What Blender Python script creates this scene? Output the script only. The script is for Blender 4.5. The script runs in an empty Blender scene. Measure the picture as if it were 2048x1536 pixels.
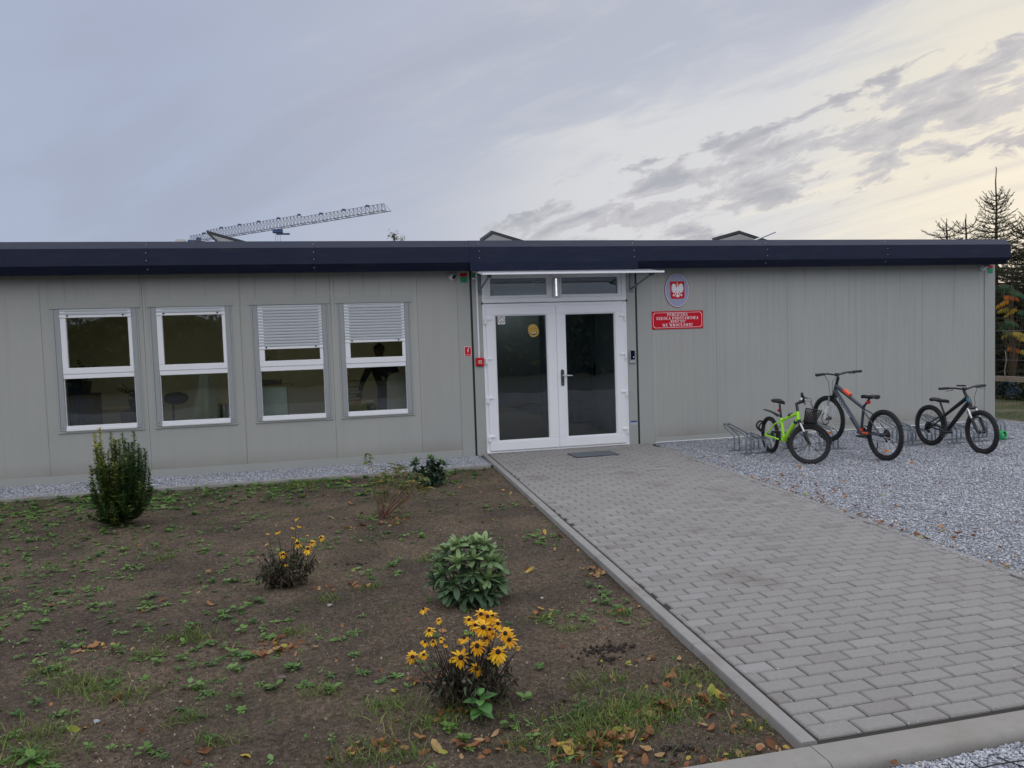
import bpy, bmesh, math, random
import numpy as np
from mathutils import Vector, Matrix
R = math.radians
random.seed(7); rng = np.random.default_rng(11)
S = bpy.context.scene
COL = S.collection

# ------------------------------------------------------------------ camera
yaw, pitch, roll = R(13.190), R(-3.139), R(-1.886)
fw = Vector((math.sin(yaw)*math.cos(pitch), math.cos(yaw)*math.cos(pitch), math.sin(pitch)))
rt = Vector((math.cos(yaw), -math.sin(yaw), 0)); up = rt.cross(fw)
r2 = rt*math.cos(roll)+up*math.sin(roll); u2 = -rt*math.sin(roll)+up*math.cos(roll)
cd = bpy.data.cameras.new('camera'); cam = bpy.data.objects.new('camera', cd); COL.objects.link(cam)
CAM = Vector((0, -10.605, 1.55))
cam.matrix_world = Matrix(((r2.x,u2.x,-fw.x,CAM.x),(r2.y,u2.y,-fw.y,CAM.y),(r2.z,u2.z,-fw.z,CAM.z),(0,0,0,1)))
cd.sensor_width = 36; cd.lens = 36*1567.8/2048; cd.clip_start = .05; cd.clip_end = 3000
S.camera = cam
S.view_settings.view_transform = 'Standard'; S.view_settings.look = 'None'
S.view_settings.exposure = 0.0; S.view_settings.gamma = 1

# ------------------------------------------------------------------ node helper
def nd(nt, t, **kw):
    n = nt.nodes.new(t)
    for k, v in kw.items():
        if k in ('operation','blend_type','data_type','noise_dimensions','feature','sky_type','sun_disc','sun_elevation','sun_rotation',
                 'attribute_name','wave_type','bands_direction','air_density','dust_density','ozone_density','interpolation','distance','attribute_type','invert','rotation_type','wave_profile','clamp','vector_type'):
            setattr(n, k, v)
        else:
            s = n.inputs[int(k[1:])] if k[0] == 'i' and k[1:].isdigit() else n.inputs[k.replace('_', ' ')]
            if isinstance(v, bpy.types.NodeSocket): nt.links.new(v, s)
            else: s.default_value = v
    return n
def math_(nt, op, a, b=None, c=None, clamp=False):
    n = nt.nodes.new('ShaderNodeMath'); n.operation = op; n.use_clamp = clamp
    for i, v in enumerate((a, b, c)):
        if v is None: continue
        if isinstance(v, bpy.types.NodeSocket): nt.links.new(v, n.inputs[i])
        else: n.inputs[i].default_value = v
    return n.outputs[0]
def smooth(nt, v, a, b, lo=0., hi=1.):
    n = nt.nodes.new('ShaderNodeMapRange'); n.interpolation_type = 'SMOOTHSTEP'
    nt.links.new(v, n.inputs[0])
    for i, x in enumerate((a, b, lo, hi)): n.inputs[i+1].default_value = x
    return n.outputs[0]
def c4(c): return (c[0], c[1], c[2], 1.0)
def mixc(nt, f, a, b, mode='MIX'):
    n = nt.nodes.new('ShaderNodeMix'); n.data_type = 'RGBA'; n.blend_type = mode
    for s, v in ((n.inputs[0], f), (n.inputs[6], a), (n.inputs[7], b)):
        if isinstance(v, bpy.types.NodeSocket): nt.links.new(v, s)
        elif isinstance(v, (int, float)): s.default_value = v
        else: s.default_value = c4(v)
    return n.outputs[2]
def ramp(nt, f, stops):
    n = nt.nodes.new('ShaderNodeValToRGB'); nt.links.new(f, n.inputs[0])
    while len(n.color_ramp.elements) < len(stops): n.color_ramp.elements.new(.5)
    for e, (p, c) in zip(n.color_ramp.elements, stops): e.position = p; e.color = c4(c)
    return n.outputs[0]

# ------------------------------------------------------------------ world: cloudy dusk sky
W = bpy.data.worlds.new('World'); S.world = W; W.use_nodes = True
nt = W.node_tree; nt.nodes.clear()
def dirv(az, el): az, el = R(az), R(el); return Vector((math.sin(az)*math.cos(el), math.cos(az)*math.cos(el), math.sin(el)))
SUN_AZ, SUN_EL = 52, 9
sky = nd(nt, 'ShaderNodeTexSky', sky_type='NISHITA', sun_disc=False, sun_elevation=R(SUN_EL), sun_rotation=R(SUN_AZ), dust_density=2.0)
tc = nt.nodes.new('ShaderNodeTexCoord'); D = tc.outputs['Generated']
def dotn(v):
    n = nt.nodes.new('ShaderNodeVectorMath'); n.operation = 'DOT_PRODUCT'; nt.links.new(D, n.inputs[0]); n.inputs[1].default_value = v
    return n.outputs['Value']
a_, b_ = dirv(21.7, 9.2), dirv(45, 14.6)
nb = b_.cross(a_).normalized()
if nb.z < 0: nb = -nb
tb = (b_-a_*0.0).normalized(); along = (dirv(45,14.6)-dirv(21.7,9.2)).normalized(); depth = nb.cross(along).normalized()
sN, sA, sD = dotn(nb), dotn(along), dotn(depth)
def streak(scA, scN, detail, rough, off, dist=0.0):
    cx = nt.nodes.new('ShaderNodeCombineXYZ')
    nt.links.new(math_(nt,'MULTIPLY_ADD',sA,scA,off), cx.inputs[0]); nt.links.new(math_(nt,'MULTIPLY',sN,scN), cx.inputs[1]); nt.links.new(math_(nt,'MULTIPLY',sD,scA), cx.inputs[2])
    n = nd(nt,'ShaderNodeTexNoise', Vector=cx.outputs[0], Scale=1.0, Detail=detail, Roughness=rough, Distortion=dist)
    return n.outputs['Fac']
fine = streak(15, 40, 8, .60, 3.1, .35); big = streak(1.8, 6, 5, .55, 1.7, .4); wisp = streak(5, 24, 8, .62, 8.4, .5); thin = streak(3.2, 46, 6, .6, 5.2, .3)
sep = nt.nodes.new('ShaderNodeSeparateXYZ'); nt.links.new(D, sep.inputs[0]); el = sep.outputs[2]
gl = dotn(dirv(50, 10)); gl2 = dotn(dirv(34, 13)); gl3 = dotn(dirv(22, 9))
base = ramp(nt, math_(nt,'MULTIPLY_ADD', big, .55, math_(nt,'MULTIPLY',el,.55)), [(0.18,(.46,.52,.65)),(.36,(.40,.46,.60)),(.50,(.385,.43,.56)),(1,(.42,.46,.58))])
# greyer towards the middle of the view
base = mixc(nt, math_(nt,'MULTIPLY',smooth(nt, gl2, .72, .97),.8), base, (.475,.50,.585))
wm = smooth(nt, wisp, .46, .70)
base = mixc(nt, math_(nt,'MULTIPLY', math_(nt,'MULTIPLY',wm,smooth(nt,gl2,.75,.95)),.45), base, (.56,.57,.63))
wm0 = smooth(nt, big, .52, .68)
base = mixc(nt, math_(nt,'MULTIPLY', wm0,.28), base, (.34,.37,.46))
# low haze near the horizon
hz = math_(nt,'MULTIPLY', smooth(nt, el, .20, .09), smooth(nt, gl, .62, .93))
base = mixc(nt, math_(nt,'MULTIPLY',hz,.7), base, (.60,.60,.655))
# pale lit layer above the cloud band, its upper edge torn into wisps
pale = mixc(nt, smooth(nt, gl, .945, .998), (.68,.685,.70), (.80,.755,.64))
edge = math_(nt,'MULTIPLY_ADD', math_(nt,'SUBTRACT', wisp, .5), .22, sN)
m1 = math_(nt,'MULTIPLY', smooth(nt, gl2, .88, .985), smooth(nt, edge, .155, .060))
base = mixc(nt, math_(nt,'MULTIPLY',m1,.9), base, pale)
# bright thin streaks close to the horizon at the right
m2 = math_(nt,'MULTIPLY', smooth(nt, thin, .50, .66), math_(nt,'MULTIPLY', smooth(nt, gl, .90, .97), smooth(nt, el, .26, .14)))
base = mixc(nt, math_(nt,'MULTIPLY',m2,.6), base, (.86,.80,.67))
m3 = math_(nt,'MULTIPLY', smooth(nt, thin, .50, .36), math_(nt,'MULTIPLY', smooth(nt, gl, .88, .97), smooth(nt, el, .28, .15)))
base = mixc(nt, math_(nt,'MULTIPLY',m3,.45), base, (.56,.55,.57))
# broken grey cumulus band
bandc = math_(nt,'ABSOLUTE', math_(nt,'ADD', sN, .012))
bm = math_(nt,'MULTIPLY', smooth(nt, bandc, .085, .018), smooth(nt, gl2, .88, .955))
cl = math_(nt,'MULTIPLY_ADD', bm, .185, fine)
cm = math_(nt,'MULTIPLY', smooth(nt, cl, .60, .695), smooth(nt,bm,.0,.35))
shade = mixc(nt, smooth(nt, fine, .50, .68), (.52,.52,.555), (.385,.40,.455))
base = mixc(nt, math_(nt,'MULTIPLY',cm,.92), base, shade)
# sky brightened overhead and behind the viewer, out of view, to light the scene
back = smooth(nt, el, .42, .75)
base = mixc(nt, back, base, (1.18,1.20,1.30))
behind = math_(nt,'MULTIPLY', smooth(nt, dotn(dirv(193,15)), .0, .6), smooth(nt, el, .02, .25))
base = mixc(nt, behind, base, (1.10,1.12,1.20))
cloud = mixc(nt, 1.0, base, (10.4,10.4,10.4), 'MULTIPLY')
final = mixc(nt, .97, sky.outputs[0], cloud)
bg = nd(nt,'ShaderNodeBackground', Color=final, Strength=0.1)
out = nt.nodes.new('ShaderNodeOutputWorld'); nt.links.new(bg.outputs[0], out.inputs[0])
# sun (overcast, low behind the building on the right)
sd = bpy.data.lights.new('sun','SUN'); sd.energy = .5; sd.angle = R(14); sd.color = (1,.86,.66)
sun = bpy.data.objects.new('sun', sd); COL.objects.link(sun)
sun.rotation_euler = (-dirv(SUN_AZ, SUN_EL)).to_track_quat('-Z','Y').to_euler()

# ------------------------------------------------------------------ materials
def mat(name, col, rough=.6, metal=0., var=0., vscale=8., bump=0., bscale=60., attr=None, stops=None, spec=.5, emit=None, estr=0., stretch=None, noise2=None, trans=0.):
    m = bpy.data.materials.new(name); m.use_nodes = True; t = m.node_tree
    p = t.nodes['Principled BSDF']
    p.inputs['Roughness'].default_value = rough; p.inputs['Metallic'].default_value = metal
    p.inputs['Specular IOR Level'].default_value = spec
    tcn = t.nodes.new('ShaderNodeTexCoord'); vec = tcn.outputs['Object']
    if stretch:
        mp = nd(t,'ShaderNodeMapping', Vector=vec, Scale=stretch); vecs = mp.outputs[0]
    else: vecs = vec
    if stops:
        a = nd(t,'ShaderNodeAttribute', attribute_name='var'); c = ramp(t, a.outputs['Fac'], stops)
    else:
        r = t.nodes.new('ShaderNodeRGB'); r.outputs[0].default_value = c4(col); c = r.outputs[0]
    if var:
        n = nd(t,'ShaderNodeTexNoise', Vector=vecs, Scale=vscale, Detail=6., Roughness=.6)
        g = math_(t,'MULTIPLY_ADD', n.outputs['Fac'], 2*var, 1-var)
        gc = nd(t,'ShaderNodeCombineColor', i0=g, i1=g, i2=g)
        c = mixc(t, 1.0, c, gc.outputs[0], 'MULTIPLY')
    if noise2:  # (scale, colour, lo, hi, amount)
        n = nd(t,'ShaderNodeTexNoise', Vector=vecs, Scale=noise2[0], Detail=5., Roughness=.6)
        c = mixc(t, math_(t,'MULTIPLY', smooth(t, n.outputs['Fac'], noise2[2], noise2[3]), noise2[4]), c, noise2[1])
    t.links.new(c, p.inputs['Base Color'])
    if bump:
        n = nd(t,'ShaderNodeTexNoise', Vector=vec, Scale=bscale, Detail=5., Roughness=.65)
        b = nd(t,'ShaderNodeBump', Strength=bump, Distance=.01, Height=n.outputs['Fac']); t.links.new(b.outputs[0], p.inputs['Normal'])
    if emit: p.inputs['Emission Color'].default_value = c4(emit); p.inputs['Emission Strength'].default_value = estr
    if trans:
        o = t.nodes['Material Output']; tr = nd(t,'ShaderNodeBsdfTranslucent', Color=c)
        mx = nd(t,'ShaderNodeMixShader', i0=trans, i1=p.outputs[0], i2=tr.outputs[0]); t.links.new(mx.outputs[0], o.inputs[0])
    return m
def glassmat(name, ior=1.75, tint=(.86,.9,.88)):
    m = bpy.data.materials.new(name); m.use_nodes = True; t = m.node_tree; t.nodes.clear()
    o = t.nodes.new('ShaderNodeOutputMaterial'); fr = nd(t,'ShaderNodeFresnel', IOR=ior)
    tr = nd(t,'ShaderNodeBsdfTransparent', Color=c4(tint)); g = nd(t,'ShaderNodeBsdfGlossy', Color=(1,1,1,1), Roughness=.004)
    n = nd(t,'ShaderNodeTexNoise', Vector=nd(t,'ShaderNodeTexCoord').outputs['Object'], Scale=2.2, Detail=1.)
    b = nd(t,'ShaderNodeBump', Strength=.05, Distance=.02, Height=n.outputs['Fac']); t.links.new(b.outputs[0], g.inputs['Normal'])
    mx = nd(t,'ShaderNodeMixShader', i0=fr.outputs[0], i1=tr.outputs[0], i2=g.outputs[0]); t.links.new(mx.outputs[0], o.inputs[0])
    return m
M = {}
def wallmat(name, col, rib=0.0):
    m = mat(name, col, rough=.42, var=.0)
    t = m.node_tree; p = t.nodes['Principled BSDF']
    vec = nd(t,'ShaderNodeTexCoord').outputs['Object']
    s = nd(t,'ShaderNodeMapping', Vector=vec, Scale=(9.,9.,.35)); n1 = nd(t,'ShaderNodeTexNoise', Vector=s.outputs[0], Scale=1., Detail=6., Roughness=.65)
    n2 = nd(t,'ShaderNodeTexNoise', Vector=vec, Scale=1.1, Detail=4., Roughness=.6)
    c = mixc(t, smooth(t, n1.outputs['Fac'], .45,.75), col, tuple(x*.93 for x in col))
    c = mixc(t, math_(t,'MULTIPLY',smooth(t, n2.outputs['Fac'], .42,.7),.5), c, (col[0]*.9,col[1]*.93,col[2]*.95))
    sx = nd(t,'ShaderNodeSeparateXYZ', Vector=vec)
    # rain splash dirt at the foot of the wall and drip streaks from the eaves
    foot = math_(t,'MULTIPLY', smooth(t, sx.outputs[2], .30, .02), n2.outputs['Fac'])
    c = mixc(t, math_(t,'MULTIPLY',foot,.95), c, (.24,.215,.175))
    s3 = nd(t,'ShaderNodeMapping', Vector=vec, Scale=(26.,26.,.22)); n3 = nd(t,'ShaderNodeTexNoise', Vector=s3.outputs[0], Scale=1., Detail=3.)
    drip = math_(t,'MULTIPLY', smooth(t, n3.outputs['Fac'], .60,.72), smooth(t, sx.outputs[2], 1.2, 2.5))
    c = mixc(t, math_(t,'MULTIPLY',drip,.55), c, (.20,.21,.19))
    pid = math_(t,'FLOOR', math_(t,'MULTIPLY', math_(t,'SUBTRACT', sx.outputs[0], .074), 1/1.145)); wn = nd(t,'ShaderNodeTexWhiteNoise', noise_dimensions='1D', W=pid)
    g = math_(t,'MULTIPLY_ADD', wn.outputs['Value'], .07, .965); c = mixc(t, 1., c, nd(t,'ShaderNodeCombineColor', i0=g, i1=g, i2=g).outputs[0], 'MULTIPLY')
    t.links.new(c, p.inputs['Base Color'])
    w = math_(t,'FRACT', math_(t,'MULTIPLY', sx.outputs[0], 10.))
    line = smooth(t, math_(t,'ABSOLUTE', math_(t,'SUBTRACT', w, .5)), .055, .0)
    n4 = nd(t,'ShaderNodeTexNoise', Vector=vec, Scale=260., Detail=2.)
    h = math_(t,'MULTIPLY_ADD', line, -rib, math_(t,'MULTIPLY',n4.outputs['Fac'],.06))
    n5 = nd(t,'ShaderNodeTexNoise', Vector=nd(t,'ShaderNodeMapping', Vector=vec, Scale=(2.2,2.2,.8)).outputs[0], Scale=1., Detail=2.)
    h = math_(t,'MULTIPLY_ADD', n5.outputs['Fac'], .35*1.0, h)
    b = nd(t,'ShaderNodeBump', Strength=.5, Distance=.006, Height=h); t.links.new(b.outputs[0], p.inputs['Normal'])
    return m
M['wall'] = wallmat('cream_sandwich_panel', (.402,.408,.385), .25)
M['wallr'] = wallmat('cream_ribbed_panel', (.402,.408,.385), 1.0)
M['trimw'] = mat('cream_flashing', (.37,.38,.36), .4, var=.05, vscale=5)
M['rail'] = mat('grey_guide_rail', (.33,.35,.365), .35, var=.04)
M['pvc'] = mat('white_upvc', (.86,.87,.90), .28, var=.03, vscale=4)
M['shutter'] = mat('pale_grey_shutter', (.50,.53,.56), .38, var=.04, vscale=3)
M['fascia'] = mat('navy_coated_steel', (.0050,.0105,.036), .45, var=.12, vscale=1.6, bump=.35, bscale=2.2, spec=.28, noise2=(3.,(.022,.028,.042),.48,.72,.5), stretch=(1.,1.,5.))
M['rivet'] = mat('zinc_rivet', (.5,.52,.56), .35, .8)
M['black'] = mat('black_rubber', (.012,.012,.013), .55)
M['dark'] = mat('dark_grey_plastic', (.03,.03,.033), .45)
M['glass'] = glassmat('window_glass')
M['glassd'] = glassmat('door_glass', 1.75, (.62,.67,.68))
M['room'] = mat('interior_plaster', (.76,.73,.55), .8, var=.08, vscale=1.)
M['hallw'] = mat('hall_grey_wall', (.50,.57,.62), .7, var=.08, vscale=1.)
M['halld'] = mat('hall_dark_wall', (.30,.30,.27), .7, var=.08, vscale=1.)
M['carpet'] = mat('grey_carpet', (.26,.26,.27), .9, var=.2, vscale=20)
M['galv'] = mat('galvanised_steel', (.20,.23,.26), .42, .55, var=.2, vscale=25)
M['red'] = mat('red_enamel', (.60,.006,.022), .45, var=.06, spec=.2)
M['white'] = mat('white_enamel', (.82,.82,.84), .4)
M['rubber'] = mat('tyre_rubber', (.016,.016,.018), .75, var=.3, vscale=60, bump=.5, bscale=150)
M['fblack'] = mat('black_frame_paint', (.012,.012,.016), .28)
M['fgreen'] = mat('lime_frame_paint', (.42,.90,.03), .25, var=.05)
M['fgrey'] = mat('slate_frame_paint', (.036,.046,.068), .3, var=.08)
M['forange'] = mat('orange_paint', (.80,.10,.03), .3)
M['alu'] = mat('brushed_aluminium', (.62,.63,.65), .28, .85)
M['steel'] = mat('dark_steel', (.10,.10,.11), .35, .8)
M['rlens'] = mat('red_reflector', (.65,.02,.02), .2)
M['amber'] = mat('amber_reflector', (.85,.25,.02), .25)
M['kerb'] = mat('concrete_kerb', (.275,.262,.240), .85, var=.14, vscale=18, bump=.35, bscale=160, noise2=(3.,(.22,.20,.17),.5,.75,.6))
M['edging'] = mat('concrete_edging', (.275,.268,.258), .85, var=.14, vscale=18, bump=.3, bscale=160, noise2=(3.,(.17,.14,.11),.5,.72,.6))
M['road'] = mat('asphalt', (.06,.06,.062), .85, var=.2, vscale=6)
M['bark'] = mat('rough_bark', (.11,.09,.07), .9, var=.3, vscale=30)

# ------------------------------------------------------------------ mesh builder
class MB:
    def __init__(s): s.v=[]; s.f=[]; s.m=[]; s.var=[]; s.T=None
    def add(s, vs, fs, mi=0, var=0.5):
        o = len(s.v)
        for p in vs:
            p = Vector(p)
            if s.T is not None: p = s.T @ p
            s.v.append(tuple(p)); s.var.append(var)
        for f in fs: s.f.append(tuple(i+o for i in f)); s.m.append(mi)
        return s
    def box(s, x0,x1,y0,y1,z0,z1, mi=0, var=.5):
        v=[(x0,y0,z0),(x1,y0,z0),(x1,y1,z0),(x0,y1,z0),(x0,y0,z1),(x1,y0,z1),(x1,y1,z1),(x0,y1,z1)]
        return s.add(v,[(0,3,2,1),(4,5,6,7),(0,1,5,4),(1,2,6,5),(2,3,7,6),(3,0,4,7)],mi,var)
    def bev(s, x0,x1,y0,y1,z0,z1,b=.003, mi=0, var=.5):
        # box whose front (-y) face edges are chamfered
        v=[(x0,y1,z0),(x1,y1,z0),(x1,y1,z1),(x0,y1,z1),(x0,y0+b,z0),(x1,y0+b,z0),(x1,y0+b,z1),(x0,y0+b,z1),
           (x0+b,y0,z0+b),(x1-b,y0,z0+b),(x1-b,y0,z1-b),(x0+b,y0,z1-b)]
        return s.add(v,[(0,3,2,1),(0,1,5,4),(1,2,6,5),(2,3,7,6),(3,0,4,7),(4,5,9,8),(5,6,10,9),(6,7,11,10),(7,4,8,11),(8,9,10,11)],mi,var)
    def tube(s, pts, r, n=8, mi=0, caps=True, var=.5):
        pts=[Vector(p) for p in pts]; rs = r if isinstance(r,(list,tuple)) else [r]*len(pts)
        vs=[]; fs=[]; prev=None
        for i,p in enumerate(pts):
            d=(pts[min(i+1,len(pts)-1)]-pts[max(i-1,0)])
            if d.length<1e-9: d=Vector((0,0,1))
            d.normalize()
            if prev is None:
                a=Vector((0,0,1)) if abs(d.z)<.9 else Vector((1,0,0)); u=d.cross(a).normalized()
            else:
                u=(prev-d*prev.dot(d)).normalized()
            prev=u; w=d.cross(u)
            for k in range(n):
                t=2*math.pi*k/n; vs.append(p+(u*math.cos(t)+w*math.sin(t))*rs[i])
        for i in range(len(pts)-1):
            for k in range(n):
                a=i*n+k; b=i*n+(k+1)%n; fs.append((a,b,b+n,a+n))
        if caps: fs.append(tuple(range(n-1,-1,-1))); fs.append(tuple(range((len(pts)-1)*n,len(pts)*n)))
        return s.add(vs,fs,mi,var)
    def lathe(s, prof, c, axis='Z', n=20, mi=0, var=.5):
        # prof: list of (r, h) along axis
        vs=[];fs=[];c=Vector(c)
        ax={'X':(Vector((0,1,0)),Vector((0,0,1)),Vector((1,0,0))),'Y':(Vector((0,0,1)),Vector((1,0,0)),Vector((0,1,0))),'Z':(Vector((1,0,0)),Vector((0,1,0)),Vector((0,0,1)))}[axis] if isinstance(axis,str) else axis
        for r,h in prof:
            for k in range(n):
                t=2*math.pi*k/n; vs.append(c+ax[0]*(r*math.cos(t))+ax[1]*(r*math.sin(t))+ax[2]*h)
        for i in range(len(prof)-1):
            for k in range(n):
                a=i*n+k;b=i*n+(k+1)%n; fs.append((a,b,b+n,a+n))
        fs.append(tuple(range(n-1,-1,-1))); fs.append(tuple(range((len(prof)-1)*n,len(prof)*n)))
        return s.add(vs,fs,mi,var)
    def prism(s, poly, y0, y1, mi=0, var=.5):
        # poly in (x,z), extruded in y
        n=len(poly); v=[(x,y0,z) for x,z in poly]+[(x,y1,z) for x,z in poly]
        return s.add(v,[tuple(range(n)),tuple(range(2*n-1,n-1,-1))]+[(i,i+n,(i+1)%n+n,(i+1)%n) for i in range(n)],mi,var)
    def prismx(s, poly, x0, x1, mi=0, var=.5):
        n=len(poly); v=[(x0,y,z) for y,z in poly]+[(x1,y,z) for y,z in poly]
        return s.add(v,[tuple(range(n)),tuple(range(2*n-1,n-1,-1))]+[(i,i+n,(i+1)%n+n,(i+1)%n) for i in range(n)],mi,var)
    def torus(s, c, Rr, r, n=40, k=10, mi=0, frame=None, var=.5):
        ax = frame or (Vector((1,0,0)),Vector((0,0,1)),Vector((0,1,0))); c=Vector(c); vs=[];fs=[]
        rr = r if isinstance(r,tuple) else (r,r)
        for i in range(n):
            a=2*math.pi*i/n; d=ax[0]*math.cos(a)+ax[1]*math.sin(a)
            for j in range(k):
                b=2*math.pi*j/k; vs.append(c+d*(Rr+rr[0]*math.cos(b))+ax[2]*(rr[1]*math.sin(b)))
        for i in range(n):
            for j in range(k): fs.append((i*k+j,((i+1)%n)*k+j,((i+1)%n)*k+(j+1)%k,i*k+(j+1)%k))
        return s.add(vs,fs,mi,var)
    def build(s, name, mats, parent=None, smoothed=False, var=False):
        me = bpy.data.meshes.new(name); me.from_pydata(s.v,[],s.f)
        for m in (mats if isinstance(mats,(list,tuple)) else [mats]): me.materials.append(m)
        me.polygons.foreach_set('material_index', s.m)
        if var:
            a=me.attributes.new('var','FLOAT','POINT'); a.data.foreach_set('value', s.var)
        if smoothed:
            me.polygons.foreach_set('use_smooth',[True]*len(s.f))
            try: me.set_sharp_from_angle(angle=R(42))
            except Exception: pass
        me.update()
        bm=bmesh.new(); bm.from_mesh(me); bmesh.ops.recalc_face_normals(bm, faces=bm.faces); bm.to_mesh(me); bm.free()
        o=bpy.data.objects.new(name,me); COL.objects.link(o)
        if parent: o.parent=parent
        return o
def tag(o, label=None, cat=None, group=None, kind=None):
    if label: o['label']=label
    if cat: o['category']=cat
    if group: o['group']=group
    if kind: o['kind']=kind
    return o
def thing(name, label, cat, loc=(0,0,0), group=None, rz=0):
    o=bpy.data.objects.new(name,None); o.empty_display_size=.1; COL.objects.link(o); o.location=loc; o.rotation_euler=(0,0,rz)
    return tag(o,label,cat,group)

# scatter of many small pieces into one mesh, by numpy
def rotm(ax, ay, az):
    cx,sx,cy,sy,cz,sz=np.cos(ax),np.sin(ax),np.cos(ay),np.sin(ay),np.cos(az),np.sin(az)
    m=np.empty((len(az),3,3))
    m[:,0,0]=cz*cy; m[:,0,1]=cz*sy*sx-sz*cx; m[:,0,2]=cz*sy*cx+sz*sx
    m[:,1,0]=sz*cy; m[:,1,1]=sz*sy*sx+cz*cx; m[:,1,2]=sz*sy*cx-cz*sx
    m[:,2,0]=-sy; m[:,2,1]=cy*sx; m[:,2,2]=cy*cx
    return m
def framem(d, roll=0.):
    # matrices whose local +X follows direction d, local Z as up as can be
    d=d/np.maximum(np.linalg.norm(d,axis=1,keepdims=True),1e-9)
    upv=np.tile(np.array([0.,0.,1.]),(len(d),1)); flat=np.abs(d[:,2])>.97; upv[flat]=[1,0,0]
    y=np.cross(upv,d); y/=np.linalg.norm(y,axis=1,keepdims=True); z=np.cross(d,y)
    c,s=np.cos(roll),np.sin(roll)
    if np.ndim(c)==0: c=np.full(len(d),c); s=np.full(len(d),s)
    y2=y*c[:,None]+z*s[:,None]; z2=-y*s[:,None]+z*c[:,None]
    return np.stack([d,y2,z2],axis=2)
def scatter(name, tmpl, pos, rot, scl, var, mats, parent=None, smoothed=False, which=None, mi=None):
    N=len(pos); V=[];F=[];A=[];off=0;MI=[]
    if which is None: which=rng.integers(0,len(tmpl),N)
    scl=np.asarray(scl,float); scl = scl[:,None] if scl.ndim==1 else scl
    for k,(tv,tf) in enumerate(tmpl):
        i=np.where(which==k)[0]
        if not len(i): continue
        tv=np.asarray(tv,float); tf=np.asarray(tf,int)
        v=np.einsum('nij,nkj->nki', rot[i], tv[None]*scl[i][:,None,:])+pos[i][:,None,:]
        f=tf[None]+(np.arange(len(i))*len(tv))[:,None,None]+off
        V.append(v.reshape(-1,3)); F.append(f.reshape(-1,tf.shape[1])); A.append(np.repeat(var[i],len(tv)))
        if mi is not None: MI.append(np.repeat(np.asarray(mi)[i],len(tf)))
        off+=v.shape[0]*v.shape[1]
    V=np.concatenate(V);F=np.concatenate(F);A=np.concatenate(A); k=F.shape[1]
    me=bpy.data.meshes.new(name); me.vertices.add(len(V)); me.vertices.foreach_set('co',V.ravel().astype(np.float32))
    me.loops.add(F.size); me.loops.foreach_set('vertex_index',F.ravel().astype(np.int32))
    me.polygons.add(len(F)); me.polygons.foreach_set('loop_start',(np.arange(len(F))*k).astype(np.int32))
    for m in (mats if isinstance(mats,(list,tuple)) else [mats]): me.materials.append(m)
    if mi is not None: me.polygons.foreach_set('material_index',np.concatenate(MI).astype(np.int32))
    if smoothed: me.polygons.foreach_set('use_smooth',np.ones(len(F),bool))
    me.update(calc_edges=True); me.validate()
    a=me.attributes.new('var','FLOAT','POINT'); a.data.foreach_set('value',A.astype(np.float32))
    o=bpy.data.objects.new(name,me); COL.objects.link(o)
    if parent: o.parent=parent
    return o
def leaf(L=1., Wd=.4, seg=4, curl=.15, fold=.12, shape=1., pw=.8):
    v=[];f=[]
    for i in range(seg+1):
        t=i/seg; w=Wd*.5*(math.sin(math.pi*min(1,t**shape*.96+.03))**pw); z=-curl*t*t
        v+=[(t*L,-w,z+fold*w),(t*L,0,z),(t*L,w,z+fold*w)]
    for i in range(seg):
        a=i*3; f+=[(a,a+3,a+4,a+1),(a+1,a+4,a+5,a+2)]
    return v,f
def blade(L=1., Wd=.04, seg=4, bend=.5):
    v=[];f=[]
    for i in range(seg+1):
        t=i/seg; w=Wd*.5*(1-t**2*.9); v+=[(bend*t*t*L,-w,L*t*(1-.25*bend*t)),(bend*t*t*L,w,L*t*(1-.25*bend*t))]
    for i in range(seg): a=i*2; f.append((a,a+1,a+3,a+2))
    return v,f
def stone(seed, flat=.6):
    r_=random.Random(seed); bm=bmesh.new(); bmesh.ops.create_icosphere(bm,subdivisions=1,radius=.5)
    v=[];
    for p in bm.verts:
        k=.72+.5*r_.random(); v.append((p.co.x*k*1.15,p.co.y*k*.85,p.co.z*k*flat))
    f=[tuple(q.index for q in p.verts) for p in bm.faces]; bm.free(); return v,f
# value noise for terrain
def vnoise(x,y,seed,scale):
    rs=np.random.default_rng(seed); G=rs.random((256,256)); x=x*scale+37.3; y=y*scale+91.7
    xi=np.floor(x).astype(int); yi=np.floor(y).astype(int); fx=x-xi; fy=y-yi; fx=fx*fx*(3-2*fx); fy=fy*fy*(3-2*fy)
    g=lambda a,b:G[a%256,b%256]
    return (g(xi,yi)*(1-fx)+g(xi+1,yi)*fx)*(1-fy)+(g(xi,yi+1)*(1-fx)+g(xi+1,yi+1)*fx)*fy-.5
def XL(y): return 2.03+.0445*y      # outer left edge of the path edging
def XR(y): return 4.50+.062*y+.0*y  # right edge of the paving
def soil_h(x,y):
    x=np.asarray(x,float); y=np.asarray(y,float)
    h=-.035+.05*vnoise(x,y,1,.7)+.022*vnoise(x,y,2,2.3)+.018*vnoise(x,y,3,7)+.013*vnoise(x,y,4,20)+.005*vnoise(x,y,5,55)
    e=np.minimum(np.minimum(XL(y)-x, -.95-y), y+8.05)   # distance to edgings
    k=np.clip(e/.35,0,1); return h*k+(-.04+.006*vnoise(x,y,5,55)+.006*vnoise(x,y,4,20))*(1-k)

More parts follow.
